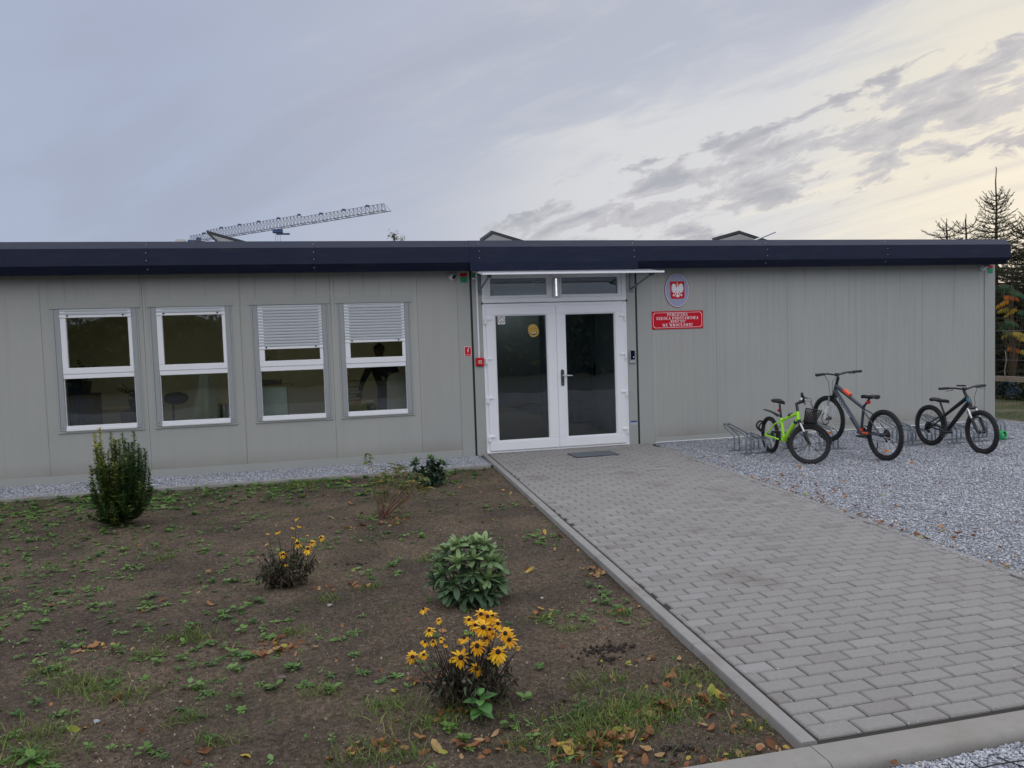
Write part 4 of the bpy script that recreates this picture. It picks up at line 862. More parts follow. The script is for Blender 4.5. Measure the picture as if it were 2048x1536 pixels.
# person at the right window: one skinned body with clothing colours
def person():
    t=thing('person','person with short dark hair in a navy top leaning over a desk','person',(.86,1.3,.045))
    J={'pel':(.86,1.32,.86,.135,.11),'wai':(.83,1.28,1.0,.125,.095),'che':(.79,1.22,1.20,.15,.105),'nk0':(.765,1.18,1.335,.062,.06),'nk1':(.755,1.165,1.39,.055,.055),'hd0':(.750,1.145,1.445,.074,.085),'hd1':(.752,1.150,1.51,.070,.082),'hd2':(.753,1.155,1.555,.035,.04),
     'ls':(.63,1.17,1.27,.062,.062),'le':(.50,1.05,1.06,.045,.045),'lw':(.44,.96,.88,.030,.028),'lh':(.42,.93,.815,.036,.020),'rs':(.94,1.24,1.27,.062,.062),'re':(1.04,1.16,1.03,.045,.045),'rw':(.93,.99,.90,.030,.028),'rh':(.88,.95,.86,.036,.020),
     'lhip':(.78,1.34,.80,.095,.095),'lk':(.77,1.30,.47,.062,.062),'la':(.78,1.36,.12,.042,.042),'lt':(.77,1.24,.085,.038,.034),'rhip':(.95,1.34,.80,.095,.095),'rk':(.96,1.30,.47,.062,.062),'ra':(.96,1.38,.12,.042,.042),'rt':(.96,1.26,.085,.038,.034)}
    E_=[('pel','wai'),('wai','che'),('che','nk0'),('nk0','nk1'),('nk1','hd0'),('hd0','hd1'),('hd1','hd2'),('che','ls'),('ls','le'),('le','lw'),('lw','lh'),('che','rs'),('rs','re'),('re','rw'),('rw','rh'),('pel','lhip'),('lhip','lk'),('lk','la'),('la','lt'),('pel','rhip'),('rhip','rk'),('rk','ra'),('ra','rt')]
    for s_,hx,hy,hz,dx,dy,dz in (('l',.42,.93,.815,-.25,-.75,-.55),('r',.88,.95,.86,-.6,-.65,-.45)):
        d=Vector((dx,dy,dz)).normalized(); side=Vector((0,0,1)).cross(d).normalized()
        for k,(o_,L) in enumerate(((-.030,.055),(-.010,.065),(.010,.062),(.028,.050))):
            b0=Vector((hx,hy,hz))+side*o_; J[f'{s_}f{k}a']=(*(b0+d*L*.55),.0095,.009); J[f'{s_}f{k}b']=(*(b0+d*L+Vector((0,0,-.014))),.008,.008); E_+= [(s_+'h',f'{s_}f{k}a'),(f'{s_}f{k}a',f'{s_}f{k}b')]
        b0=Vector((hx,hy,hz))-side*.045+d*.015; J[s_+'th']=(*b0,.010,.010); E_.append((s_+'h',s_+'th'))
    names=list(J); me=bpy.data.meshes.new('body'); me.from_pydata([J[k][:3] for k in names],[(names.index(a),names.index(b)) for a,b in E_],[]); o=bpy.data.objects.new('body',me); COL.objects.link(o)
    md=o.modifiers.new('skin','SKIN'); o.modifiers.new('sub','SUBSURF').levels=2
    for i,k in enumerate(names): me.skin_vertices[0].data[i].radius=J[k][3:5]; me.skin_vertices[0].data[i].use_root=(k=='pel')
    dg=bpy.context.evaluated_depsgraph_get(); dg.update(); em_=bpy.data.meshes.new_from_object(o.evaluated_get(dg)); bpy.data.objects.remove(o)
    o=bpy.data.objects.new('body',em_); COL.objects.link(o)
    for m in (mat('skin_tone',(.30,.16,.11),.55),mat('navy_sweater',(.010,.014,.035),.85,bump=.3,bscale=120),mat('dark_trousers',(.014,.014,.020),.9)): em_.materials.append(m)
    for p in em_.polygons:
        c=p.center; hand=(Vector((c.x-.42,c.y-.93,c.z-.81)).length<.13 and c.z<.90) or (Vector((c.x-.88,c.y-.95,c.z-.86)).length<.12 and c.z<.91 and c.y<1.03)
        p.material_index = 0 if (c.z>1.355 or hand) else (1 if c.z>.86 or (c.y<1.15 and c.z>.8) else 2); p.use_smooth=True
    o.parent=t; o.location=-t.location
    hb=MB(); rr=random.Random(2)
    for j in range(9):
        for k in range(18):
            pass
    c=Vector((.752,1.158,1.497)); vs=[];fs=[]; n=20
    for j in range(8):
        th=j/7*1.75
        for k in range(n):
            a=2*math.pi*k/n; lim=th*(1.0 if math.sin(a)>-.35 else .62); vs.append(c+Vector((.083*math.sin(lim)*math.cos(a),.098*math.sin(lim)*math.sin(a),.088*math.cos(lim))))
    for j in range(7):
        for k in range(n): fs.append((j*n+k,(j+1)*n+k,(j+1)*n+(k+1)%n,j*n+(k+1)%n))
    h=MB().add(vs,fs).build('hair',mat('dark_hair',(.010,.008,.007),.6,bump=.5,bscale=150),t,True); h.location=-t.location
    f=MB(); f.lathe([(.0005,-.024),(.008,-.014),(.010,-.004),(.0,.0)],(.750,1.062,1.458),'Y',8); q=f.build('nose',bpy.data.materials['skin_tone'],t,True); q.location=-t.location
    for sx in (-.028,.028): e=MB().lathe([(.0005,-.004),(.009,0),(.0005,.004)],(.751+sx,1.068,1.480),'Y',10).build('eye',M['black'],t); e.location=-t.location
    m_=MB().box(.733,.768,1.066,1.070,1.424,1.429).build('mouth',mat('lip_colour',(.22,.08,.07),.5),t); m_.location=-t.location
    for sx in (-.073,.075): e=MB().lathe([(.0005,-.006),(.016,-.003),(.018,.004),(.0005,.008)],(.751+sx,1.15,1.468),'X',10).build('ear',bpy.data.materials['skin_tone'],t,True); e.location=-t.location
person()

# ================================================================== BICYCLES AND RACKS
X3=Vector((1,0,0)); Y3=Vector((0,1,0)); Z3=Vector((0,0,1))
def textmesh(txt,size):
    cu=bpy.data.curves.new('t','FONT'); cu.body=txt; cu.size=size; o=bpy.data.objects.new('t',cu); COL.objects.link(o)
    dg=bpy.context.evaluated_depsgraph_get(); dg.update(); me=bpy.data.meshes.new_from_object(o.evaluated_get(dg))
    v=[tuple(p.co) for p in me.vertices]; f=[tuple(p.vertices) for p in me.polygons]; bpy.data.objects.remove(o); bpy.data.meshes.remove(me); return v,f
def bicycle(name,label,loc,rz,K,fcol,opt):
    t=thing(name,label,'bicycle',loc,'bicycles parked at the wheel racks',rz)
    P=lambda q,y=0.: Vector((q[0],y,q[1]))
    Rw,rt_=K['R'],K['rt']; hT,hB=P(K['hT']),P(K['hB']); ax=(hB-hT).normalized()
    rh,bb,st=P(K['rh']),P(K['bb']),P(K['st']); ft=K['ft']
    mb=MB(); mb.tube([hT-ax*.0,hB],.021,12)
    dtop=hT+(hB-hT)*.72; ttop=hT+(hB-hT)*.22
    mb.tube([dtop,dtop+(bb-dtop)*.25,bb],[ft*.95,ft*1.1,ft*.95],12,opt.get('dm',0)); 
    tb=st+(bb-st)*.06; mid=(ttop+tb)/2+Vector((0,0,opt.get('bow',0)))
    mb.tube([ttop,mid,tb],[ft*.95,ft*.85,ft*.7],12); mb.tube([st+(st-bb).normalized()*.02,bb],.0165,12)
    mb.tube([bb+Y3*-.036,bb+Y3*.036],.021,14)
    for s_ in (-1,1):
        mb.tube([bb+Y3*.02*s_,bb+(rh-bb)*.22+Y3*.045*s_,rh+Y3*.062*s_],[.012,.011,.010],8); mb.tube([st+(bb-st)*.1+Y3*.012*s_,st+(rh-st)*.25+Y3*.044*s_,rh+Y3*.060*s_],[.009,.009,.008],8)
        mb.box(rh.x-.018,rh.x+.02,s_*.060-.003,s_*.060+.003,rh.z-.018,rh.z+.018)
    fr=mb.build('frame',[M[fcol]]+opt.get('fm',[]),t,True)
    for (a,b,k0,k1,m_,rr,nm) in opt.get('decal',[]):
        A_=P(K[a]) if a!='dtop' else dtop; B_=P(K[b]); d=B_-A_; MB().tube([A_+d*k0,A_+d*(k0+k1)/2,A_+d*k1],rr,12).build(nm,m_,fr,True)
    def wheel(c,M4,nm):
        w=bpy.data.objects.new(nm,None); COL.objects.link(w); w.parent=t
        fr_=((M4@X3-M4@Vector()),(M4@Z3-M4@Vector()),(M4@Y3-M4@Vector())); cc=M4@c
        mb=MB(); mb.torus(cc,Rw-rt_,(rt_,rt_*.95),48,12,0,fr_)
        for k in range(84):
            a=2*math.pi*k/84
            for y_ in (-.55,0,.55):
                b=a+(.037 if y_==0 else 0); d=fr_[0]*math.cos(b)+fr_[1]*math.sin(b); tn=fr_[0]*-math.sin(b)+fr_[1]*math.cos(b); p=cc+d*(Rw-.001-abs(y_)*rt_*.35)+fr_[2]*(y_*rt_*1.25)
                q=[p+tn*.006+fr_[2]*.005,p-tn*.006+fr_[2]*.005,p-tn*.006-fr_[2]*.005,p+tn*.006-fr_[2]*.005]; mb.add([v-d*.004 for v in q]+[v+d*.0035 for v in q],[(4,5,6,7),(0,1,5,4),(1,2,6,5),(2,3,7,6),(3,0,4,7)])
        mb.build('tyre',M['rubber'],w,True)
        MB().torus(cc,Rw-2*rt_-.004,(.009,.011),48,8,0,fr_).build('rim',M[opt.get('rim','fblack')],w,True)
        mb=MB(); mb.tube([cc-fr_[2]*.05,cc+fr_[2]*.05],.014,10); mb.tube([cc-fr_[2]*.032,cc-fr_[2]*.027],.024,12); mb.tube([cc+fr_[2]*.027,cc+fr_[2]*.032],.024,12); mb.build('hub',M['steel'],w,True)
        mb=MB()
        for k in range(28):
            a=2*math.pi*k/28; s_=1 if k%2 else -1; b=a+(.35 if (k//2)%2 else -.35)
            mb.tube([cc+(fr_[0]*math.cos(b)+fr_[1]*math.sin(b))*.022+fr_[2]*.029*s_,cc+(fr_[0]*math.cos(a)+fr_[1]*math.sin(a))*(Rw-2*rt_-.006)],.0013,4)
        mb.build('spokes',M['alu'] if opt.get('spk') else M['steel'],w)
        if opt.get('refl'):
            d=(fr_[0]*math.cos(opt['refl'])+fr_[1]*math.sin(opt['refl']))*(Rw*.62); u=d.normalized(); v=u.cross(fr_[2]); q=[]
            mb=MB(); 
            for yy in (-.006,.006): q+= [cc+d+u*a*.014+v*b*.03+fr_[2]*yy for a,b in ((-1,-1),(1,-1),(1,1),(-1,1))]
            mb.add(q,[(0,1,2,3),(4,5,6,7),(0,1,5,4),(1,2,6,5),(2,3,7,6),(3,0,4,7)]); mb.build('spoke_reflector',M['amber'],w)
        return w
    I4=Matrix.Identity(4); wheel(rh,I4,'rear_wheel')
    # steering
    SA=Matrix.Translation(hB)@Matrix.Rotation(R(K['steer']),4,-ax)@Matrix.Translation(-hB)
    fh=P(K['fh']); wheel(fh,SA,'front_wheel')
    cr=P(K['crown']); mb=MB(); mb.T=SA; lg=Rw*.30+.03
    mb.tube([hB,cr],.019,10); mb.tube([cr-Y3*.058,cr+Y3*.058],.019,10)
    for s_ in (-1,1):
        u_=(fh-cr); m1=cr+u_*.42+Y3*.055*s_
        mb.tube([cr+Y3*.055*s_,m1],opt.get('stan',.0135),10,1); mb.tube([m1,cr+u_*.9+Y3*.055*s_,fh+Y3*.054*s_],[.019,.017,.014],10,opt.get('low',0))
    mb.tube([cr+(fh-cr)*.40+Y3*-.055+X3*.02,cr+(fh-cr)*.36+X3*.045,cr+(fh-cr)*.40+Y3*.055+X3*.02],.011,8,opt.get('low',0))
    mb.build('fork',[M['fblack'],M['alu'],M['white']],t,True)
    bc=P(K['bar']); stt=hT-ax*.0
    mb=MB(); mb.T=SA; mb.tube([hT,hT-ax*((hT-bc).length*.75)],.018,10); mb.tube([hT-ax*((hT-bc).length*.72),bc],.016,10); mb.tube([bc-Y3*.025,bc+Y3*.025],.021,12); mb.build('stem',M['fblack'],t,True)
    H=K['half']; mb=MB(); mb.T=SA; rise=K.get('rise',.02); pts=[bc+Y3*H+X3*-.035+Z3*rise,bc+Y3*H*.45+Z3*rise+X3*-.01,bc+Y3*.05,bc-Y3*.05,bc-Y3*H*.45+Z3*rise+X3*-.01,bc-Y3*H+X3*-.035+Z3*rise]; mb.tube(pts,.0115,10); hb=mb.build('handlebar',M['fblack'],t,True)
    for s_ in (-1,1):
        mb=MB(); mb.T=SA; e=bc+Y3*s_*H+X3*-.035+Z3*rise; e2=bc+Y3*s_*(H-.12)+X3*-.027+Z3*rise; mb.tube([e+Y3*s_*.005,e2],.0165,12); mb.build('grip',M['black'],hb,True)
        mb=MB(); mb.T=SA; b0=bc+Y3*s_*(H-.15)+X3*-.02+Z3*rise; mb.tube([b0,b0+X3*.03-Z3*.01],.013,8); mb.tube([b0+X3*.03-Z3*.01,b0+X3*.055+Y3*s_*.03-Z3*.02,b0+X3*.045+Y3*s_*.11-Z3*.03],[.006,.006,.004],6); mb.build('brake_lever',M['steel'],hb,True)
        mb=MB(); mb.T=SA; mb.tube([b0+X3*.02,b0+X3*.10+Z3*.0-Y3*s_*.05,bc+X3*.13-Z3*.10+Y3*s_*.03,cr+X3*.04+Z3*.06+Y3*s_*.02,cr+X3*.0+Y3*s_*.03],.0032,5); mb.build('brake_cable',M['black'],hb,True)
    # saddle, post
    sb,sf,sz=K['saddle']; mb=MB(); n=14; prof=[(0,.045,.0),(.10,.070,.012),(.25,.072,.010),(.42,.045,.002),(.62,.022,-.002),(.85,.017,.0),(1,.010,-.006)]
    vs=[];fs=[]
    for tt,w_,dz in prof:
        x=sb+(sf-sb)*tt
        for k in range(n):
            a=2*math.pi*k/n; zz=math.sin(a); vs.append((x,w_*math.cos(a),sz+dz-.018+(.018 if zz>0 else .026)*zz))
    for i in range(len(prof)-1):
        for k in range(n): fs.append((i*n+k,i*n+(k+1)%n,(i+1)*n+(k+1)%n,(i+1)*n+k))
    fs+= [tuple(range(n-1,-1,-1)),tuple(range((len(prof)-1)*n,len(prof)*n))]
    MB().add(vs,fs).build('saddle',M['black'],t,True)
    sm_=Vector(((sb+sf)/2+.0,0,sz-.04)); mb=MB(); mb.tube([st,sm_+Z3*-.01],.0135,10); mb.tube([sm_-X3*.06-Z3*.0,sm_+X3*.07],.006,6); sp=mb.build('seatpost',M['fblack'],t,True)
    if opt.get('light',1):
        lc=st+(sm_-st)*.55-X3*.028; MB().tube([lc+X3*.012,lc-X3*.018],.021,12).build('rear_light',M['rlens'],sp,True)
    # cranks, chain, cassette
    ca=K['crank']; d=Vector((math.cos(ca),0,math.sin(ca))); cl_=K.get('cl',.14); mb=MB(); cs=K.get('cs',-1)
    mb.torus(bb+Y3*.045*cs,Rw*.26,(.006,.002),30,6,0,(X3,Z3,Y3)); mb.lathe([(.05,0),(.05,.004)],bb+Y3*.043*cs,'Y',24); 
    for k in range(5): a=k*1.257; mb.tube([bb+Y3*.045*cs,bb+Y3*.045*cs+(X3*math.cos(a)+Z3*math.sin(a))*Rw*.26],.006,6)
    mb.tube([bb+Y3*.055*cs,bb+d*cl_+Y3*.07*cs],[.013,.010],8); mb.tube([bb-Y3*.055*cs,bb-d*cl_-Y3*.07*cs],[.013,.010],8); ck=mb.build('crankset',M['steel'],t,True)
    for s_ in (1,-1):
        c=bb+d*cl_*s_+Y3*.12*cs*s_; q=MB(); q.box(c.x-.045,c.x+.045,c.y-.04,c.y+.04,c.z-.010,c.z+.010); pd=q.build('pedal',M['black'],ck)
        for e in (-1,1): MB().box(c.x+e*.046-.001,c.x+e*.046+.001,c.y-.022,c.y+.022,c.z-.006,c.z+.006).build('pedal_reflector',M['amber'],pd) if False else None
    mb=MB(); yy=Y3*.045*cs
    for k,r_c in enumerate((.045,.040,.035,.030,.026,.022)): mb.lathe([(r_c*K.get('cas',1),0),(r_c*K.get('cas',1),.002)],rh+Y3*(.024+.0045*k)*cs,'Y',24)
    mb.build('cassette',M['steel'],t)
    mb=MB(); dr_=rh+Vector((.02,0,-.075)); mb.lathe([(.02,-.006),(.02,.006)],dr_+yy*.9,'Y',14); mb.lathe([(.016,-.006),(.016,.006)],rh+Vector((.0,0,-.04))+yy*.9,'Y',14); mb.tube([rh+yy*1.2,rh+Vector((-.015,0,-.045))+yy*1.4,dr_+yy],[.010,.014,.010],8); mb.build('derailleur',M['fblack'],t,True)
    mb=MB(); Rr=Rw*.26; mb.tube([rh+Z3*.036+yy,bb+Z3*Rr+yy],.0035,5); mb.tube([dr_+Z3*-.018+yy,bb-Z3*Rr+yy],.0035,5); mb.build('chain',M['steel'],t)
    return t,SA,dict(hT=hT,hB=hB,bb=bb,st=st,rh=rh,fh=fh,cr=cr,bc=bc,dtop=dtop)
# lime bicycle with basket
tg,SAg,kg=bicycle('lime_bicycle','small lime green bicycle with black front basket and rear mudguard',(5.555,-1.50,-.008),R(-90-7),
  dict(R=.234,rt=.0205,rh=(0,.234),bb=(.40,.212),st=(.335,.462),hT=(.775,.600),hB=(.805,.505),crown=(.822,.455),fh=(.965,.234),ft=.024,steer=68,bar=(.815,.735),half=.27,rise=.03,saddle=(.16,.42,.705),crank=-1.9,cl=.12,cs=1),
  'fgreen',dict(bow=.006,rim='fblack',stan=.013,spk=1,decal=[('hT','st',.35,.50,M['fblack'],.0232,'black_decal'),('dtop','bb',.12,.22,mat('teal_decal',(.01,.09,.12),.4),.0272,'teal_decal')]))
mb=MB()
vs=[];fs=[]
a0=Vector((.30,0,.505)); a1=Vector((-.16,0,.555))
for i in range(9):
    t_0=i/8; c=a0.lerp(a1,t_0)+Vector((0,0,.015*math.sin(t_0*3.1))); w=.034-.010*t_0
    for k in range(5): b=-1+k*.5; vs.append((c.x,w*b,c.z-.010*b*b))
for i in range(8):
    for k in range(4): fs.append((i*5+k,i*5+k+1,(i+1)*5+k+1,(i+1)*5+k))
mb.add(vs,fs); mb.tube([(.30,0,.50),(.335,0,.52)],.012,8); rm_=mb.build('rear_mudguard',M['fblack'],tg,True); sdm=rm_.modifiers.new('thick','SOLIDIFY'); sdm.thickness=.004
mb=MB(); mb.T=SAg; vs=[];fs=[]; fhx,fhz=kg['fh'].x,kg['fh'].z
for i in range(15):
    a=R(12+i*150/14); r_m=.234+.018
    for k in range(5): b=-1+k*.5; vs.append((fhx+(r_m-.008*b*b)*math.cos(a),.030*b,fhz+(r_m-.008*b*b)*math.sin(a)))
for i in range(14):
    for k in range(4): fs.append((i*5+k,i*5+k+1,(i+1)*5+k+1,(i+1)*5+k))
mb.add(vs,fs); fm_=mb.build('front_mudguard',M['fblack'],tg,True); q=fm_.modifiers.new('thick','SOLIDIFY'); q.thickness=.003
# basket with slotted sides
def basket(parent,SA_):
    mb=MB(); mb.T=SA_; bx=.865; z0,z1=.485,.635
    def side(p00,p10,p01,p11,nu,nv):
        # a lattice: bars along u and v
        P_=lambda u,v:(Vector(p00)*(1-u)+Vector(p10)*u)*(1-v)+(Vector(p01)*(1-u)+Vector(p11)*u)*v
        for i in range(nu+1): u=i/nu; mb.tube([P_(u,0),P_(u,1)],.0048,5)
        for j in range(nv+1): v=j/nv; mb.tube([P_(0,v),P_(1,v)],.0048 if j<nv else .008,5)
    A0,A1,A2,A3=(bx,-.075,z0),(bx+.12,-.07,z0+.0),(bx+.12,.07,z0),(bx,.075,z0); B0,B1,B2,B3=(bx-.005,-.11,z1),(bx+.165,-.10,z1),(bx+.165,.10,z1),(bx-.005,.11,z1)
    side(A0,A1,B0,B1,8,7); side(A1,A2,B1,B2,9,7); side(A2,A3,B2,B3,8,7); side(A3,A0,B3,B0,9,7); side(A0,A1,A3,A2,8,6)
    return mb.build('basket',M['black'],parent)
basket(tg,SAg)
mb=MB(); mb.T=SAg; mb.lathe([(.018,0),(.018,.02),(.0,.03)],(.80,.09,.765),'Z',14); mb.build('bell',M['white'],tg,True)
# tall slate bicycle
t2,SA2,k2=bicycle('slate_bicycle','large slate grey and orange mountain bicycle with its front wheel up in the rack',(6.385,-2.62,-.008),R(90),
  dict(R=.300,rt=.0245,rh=(0,.300),bb=(.425,.292),st=(.37,.610),hT=(.895,.868),hB=(.945,.748),crown=(.968,.700),fh=(1.075,.402),ft=.029,steer=4,bar=(.880,.990),half=.345,rise=.02,saddle=(.13,.41,.760),crank=.15,cl=.165,cs=-1,cas=1.5),
  'fgrey',dict(rim='fblack',stan=.013,spk=1,low=2,refl=-1.7,decal=[('hT','st',.30,.52,M['forange'],.0275,'orange_decal'),('bb','st',.02,.16,M['forange'],.0185,'orange_decal'),('bb','rh',.25,.5,M['forange'],.0,'x')][:2]))
v,f=textmesh('ROCKRIDER',.062); A_,B_=k2['dtop'],k2['bb']; xd=(B_-A_).normalized(); ud=Vector((xd.z,0,-xd.x)); 
if ud.z<0: ud=-ud
pm_=MB(); o0=A_+xd*.13-ud*.022+Y3*.0325; pm_.add([o0+xd*p[0]*1.0+ud*p[1]*1.0 for p in v],f); pm_.build('frame_lettering',M['white'],t2)
MB().torus(kg['rh']*0+Vector((1.075,.045,.402)),.075,(.008,.0015),32,6,0,(X3,Z3,Y3)).build('brake_disc',M['steel'],t2)
MB().tube([(.02,.08,.21),(.0,.12,.10),(-.05,.12,.085)],.008,6).build('kickstand',M['black'],t2)
q=MB(); q.tube([k2['bb']+Vector((-.10,.05,.0)),k2['bb']+Vector((-.20,.055,.005))],.0145,8); q.build('orange_decal',M['forange'],t2,True)
# black bicycle
t3,SA3,k3=bicycle('black_bicycle','black mountain bicycle parked nearest the building corner',(7.735,-1.80,-.008),R(-90-2),
  dict(R=.266,rt=.0245,rh=(0,.264),bb=(.300,.212),st=(.262,.428),hT=(.630,.690),hB=(.690,.590),crown=(.715,.545),fh=(.875,.264),ft=.027,steer=-3,bar=(.600,.778),half=.315,rise=.02,saddle=(.04,.335,.625),crank=.06,cl=.15,cs=-1,cas=1.2),
  'fblack',dict(rim='fblack',stan=.014,light=0,decal=[('hB','hT',.25,.7,mat('teal_badge',(.01,.14,.20),.35),.0225,'badge')]))
MB().box(.50,.57,-.03,.05,.805,.822).build('bike_computer',M['black'],t3)
# racks made of galvanised hoops on two base rails
def rack(label,x0,x1,slots,dx=0.):
    t=thing('bicycle_rack',label,'bicycle rack',(0,0,0),'galvanised bicycle racks')
    for y in (-1.50+dx,-1.20+dx): MB().box(x0,x1,y-.015,y+.015,-.002,.006).build('base_rail',M['galv'],t)
    for x,hi in slots:
        top=(.335,-.93+dx) if hi else (.20,-1.02+dx)
        mb=MB(); 
        for s_ in (-.036,.036):
            zb=.22 if hi else .135
            mb.tube([(x+s_,-1.50+dx,.0),(x+s_,-1.50+dx,zb-.03),(x+s_,-1.485+dx,zb),(x+s_,-1.45+dx,zb+.025),(x+s_,top[1]-.03,top[0]-.008),(x+s_*.98,top[1]-.008,top[0]),(x+s_*.9,top[1]+.005,top[0]-.02),(x+s_,top[1]-.015,top[0]-.05),(x+s_,-1.19+dx,.20 if hi else .13),(x+s_,-1.20+dx,.16 if hi else .10),(x+s_,-1.20+dx,.0)],.0105,8)
        mb.tube([(x-.036,top[1]-.004,top[0]-.004),(x+.036,top[1]-.004,top[0]-.004)],.0105,8); mb.tube([(x-.036,-1.5+dx,.10),(x+.036,-1.5+dx,.10)],.006,6)
        mb.build('wheel_hoop',M['galv'],t,True)
rack('galvanised wheel rack at the left with an empty tall hoop',5.14,5.62,[(5.245,1),(5.53,0)])
rack('galvanised wheel rack between the lime and slate bicycles',5.86,6.60,[(5.95,0),(6.18,0),(6.44,1)],-.12)
rack('galvanised wheel rack just left of the black bicycle',7.42,7.95,[(7.50,1),(7.80,0)],-.22)
rack('galvanised wheel rack behind the black bicycle front wheel',8.0,9.05,[(8.10,1),(8.45,0),(8.88,1)],-.32)
lk=thing('bicycle_lock','coiled black cable lock hung on the lime bicycle rear wheel','lock')
mb=MB(); mb.torus((5.51,-1.345,.335),.055,.012,30,8,0,(X3,Z3,Y3)); mb.torus((5.52,-1.36,.31),.052,.011,30,8,0,(Vector((.9,.3,0)).normalized(),Z3,Vector((-.3,.9,0)).normalized())); mb.build('cable',M['black'],lk,True)
lk=thing('bicycle_lock','green cable lock lying behind the black bicycle front wheel','lock')
mb=MB()
for k in range(3): mb.torus((8.72,-1.96-.02*k,.075+.008*k),.055-.004*k,.009,26,8,0,(Vector((.9,.1*k,0)).normalized(),Vector((0,.25,1)).normalized(),Vector((0,1,-.25)).normalized()))
mb.build('cable',mat('green_vinyl',(.01,.42,.12),.35),lk,True)
pk=thing('pink_gloves','small pink child gloves left on the tall rack hoop','gloves'); mb=MB(); n=12
for cx_ in (6.40,6.47): mb.lathe([(.001,-.03),(.03,-.02),(.036,.0),(.028,.022),(.001,.03)],(cx_,-1.05,.335),'Y',12)
mb.build('gloves',mat('pink_cloth',(.42,.12,.17),.8),pk,True)

# ================================================================== PLANTS
LEAF=leaf(1,.42,4,.12,.25); LONG=leaf(1,.30,4,.30,.15); BROAD=leaf(1,.62,4,.18,.15); NARROW=leaf(1,.16,3,.1,.2)
def leafmat(name,stops,rough=.5,trans=.25,spec=.4): return mat(name,(0,0,0),rough,stops=stops,trans=trans,spec=spec)
A=np.array
def stems(name,paths,r0,m,parent):
    mb=MB()
    for p in paths:
        k=len(p); mb.tube(p,[r0*(1-.7*i/(k-1)) for i in range(k)],5)
    return mb.build(name,m,parent)
# variegated evergreen shrub near the wall
eu=thing('evergreen_shrub','upright dark green shrub with yellow edged leaves below the left windows','shrub',(-1.92,-2.80,-.03))
tips=[(200,35,1.1),(315,135,.6),(475,160,.2),(570,215,.1),(700,125,.2),(805,340,0),(75,460,.3),(868,510,0),(75,750,.1),(835,800,.5),(150,300,.4),(400,245,.6),(250,230,.8),(620,300,0),(740,250,.1),(500,300,.3),(350,300,.4),(650,450,0),(450,520,.7),(780,620,0),(180,560,.3),(300,480,.3),(560,520,.1),(90,1130,.5),(740,1060,.9),(200,1200,.7),(880,880,.1)]
rr=random.Random(4); paths=[];pos=[];dr_=[];sc=[];va=[]
def addtwig(p0,p1,y,yl,bow=.0,dens=1.):
    n=9; pts=[]
    for i in range(n+1):
        t=i/n; g_=1-(1-t)**2.6; x=p0[0]+(p1[0]-p0[0])*g_; z=p0[2]+(p1[2]-p0[2])*t; yy=p0[1]+(p1[1]-p0[1])*g_; pts.append(Vector((x,yy,z)))
    paths.append(pts); L=(pts[-1]-pts[0]).length; k=int(L/.0105*dens)
    for j in range(k):
        t=.12+.88*j/k; s_=t*n; i=min(int(s_),n-1); p=pts[i].lerp(pts[i+1],s_-i); d0=(pts[i+1]-pts[i]).normalized()
        for q in (0,1):
            a=j*1.57+q*math.pi+rr.uniform(-.4,.4); o_=Vector((math.cos(a),math.sin(a),0)); d=(o_*1.0+d0*rr.uniform(.35,1.2)).normalized(); p2=p+o_*rr.uniform(0,.03)*(1-t)
            pos.append(tuple(p2)); dr_.append(tuple(d)); sc.append(rr.uniform(.027,.046)*(1.1-.25*t)); va.append(min(1,max(0,(yl*.5*(t**1.5)+rr.random()*.66))) )
for (a,b,yl) in tips:
    x=(a-425)*.00053; z=(1430-b)*.00066
    for q in range(3):
        ox=0 if q==0 else rr.uniform(-.05,.05); oz=0 if q==0 else -rr.uniform(.05,.22)*z
        addtwig((rr.uniform(-.02,.02),rr.uniform(-.02,.02),.02),(x+ox,rr.uniform(-.17,.17),z+oz),0,yl)
for q in range(80):
    a=rr.uniform(0,6.28); z=rr.uniform(.06,.62); r_q=rr.uniform(.09,.205)*(.85+.25*(z<.35)); addtwig((0,0,.02),(r_q*math.cos(a),r_q*math.sin(a)*.9,z),0,rr.uniform(0,.6))
base_paths=[p for p in paths]
for q in range(230):
    p=rr.choice(base_paths); i=rr.randint(1,6); b0=p[i]; out=Vector((b0.x,b0.y,0)); out=out.normalized() if out.length>.01 else Vector((rr.uniform(-1,1),rr.uniform(-1,1),0)).normalized(); e=b0+(out*rr.uniform(.2,1.)+Vector((rr.uniform(-.7,.7),rr.uniform(-.7,.7),rr.uniform(.4,1.3)))).normalized()*rr.uniform(.025,.065)
    addtwig(tuple(b0),tuple(e),0,rr.uniform(.2,1.1) if rr.random()<.4 else .1,dens=1.1)
stems('stems',paths,.0035,mat('olive_stem',(.05,.055,.02),.8),eu)
pos=A(pos);N=len(pos)
lfm=leafmat('variegated_leaf',[(0,(.028,.068,.028)),(.40,(.055,.12,.040)),(.60,(.11,.18,.045)),(.76,(.32,.31,.06)),(1,(.66,.55,.11))],.36,.35)
scatter('leaves',[leaf(1,.5,3,.15,.35)],pos,framem(A(dr_),rng.uniform(-.5,.5,N)),A(sc),A(va),lfm,eu)
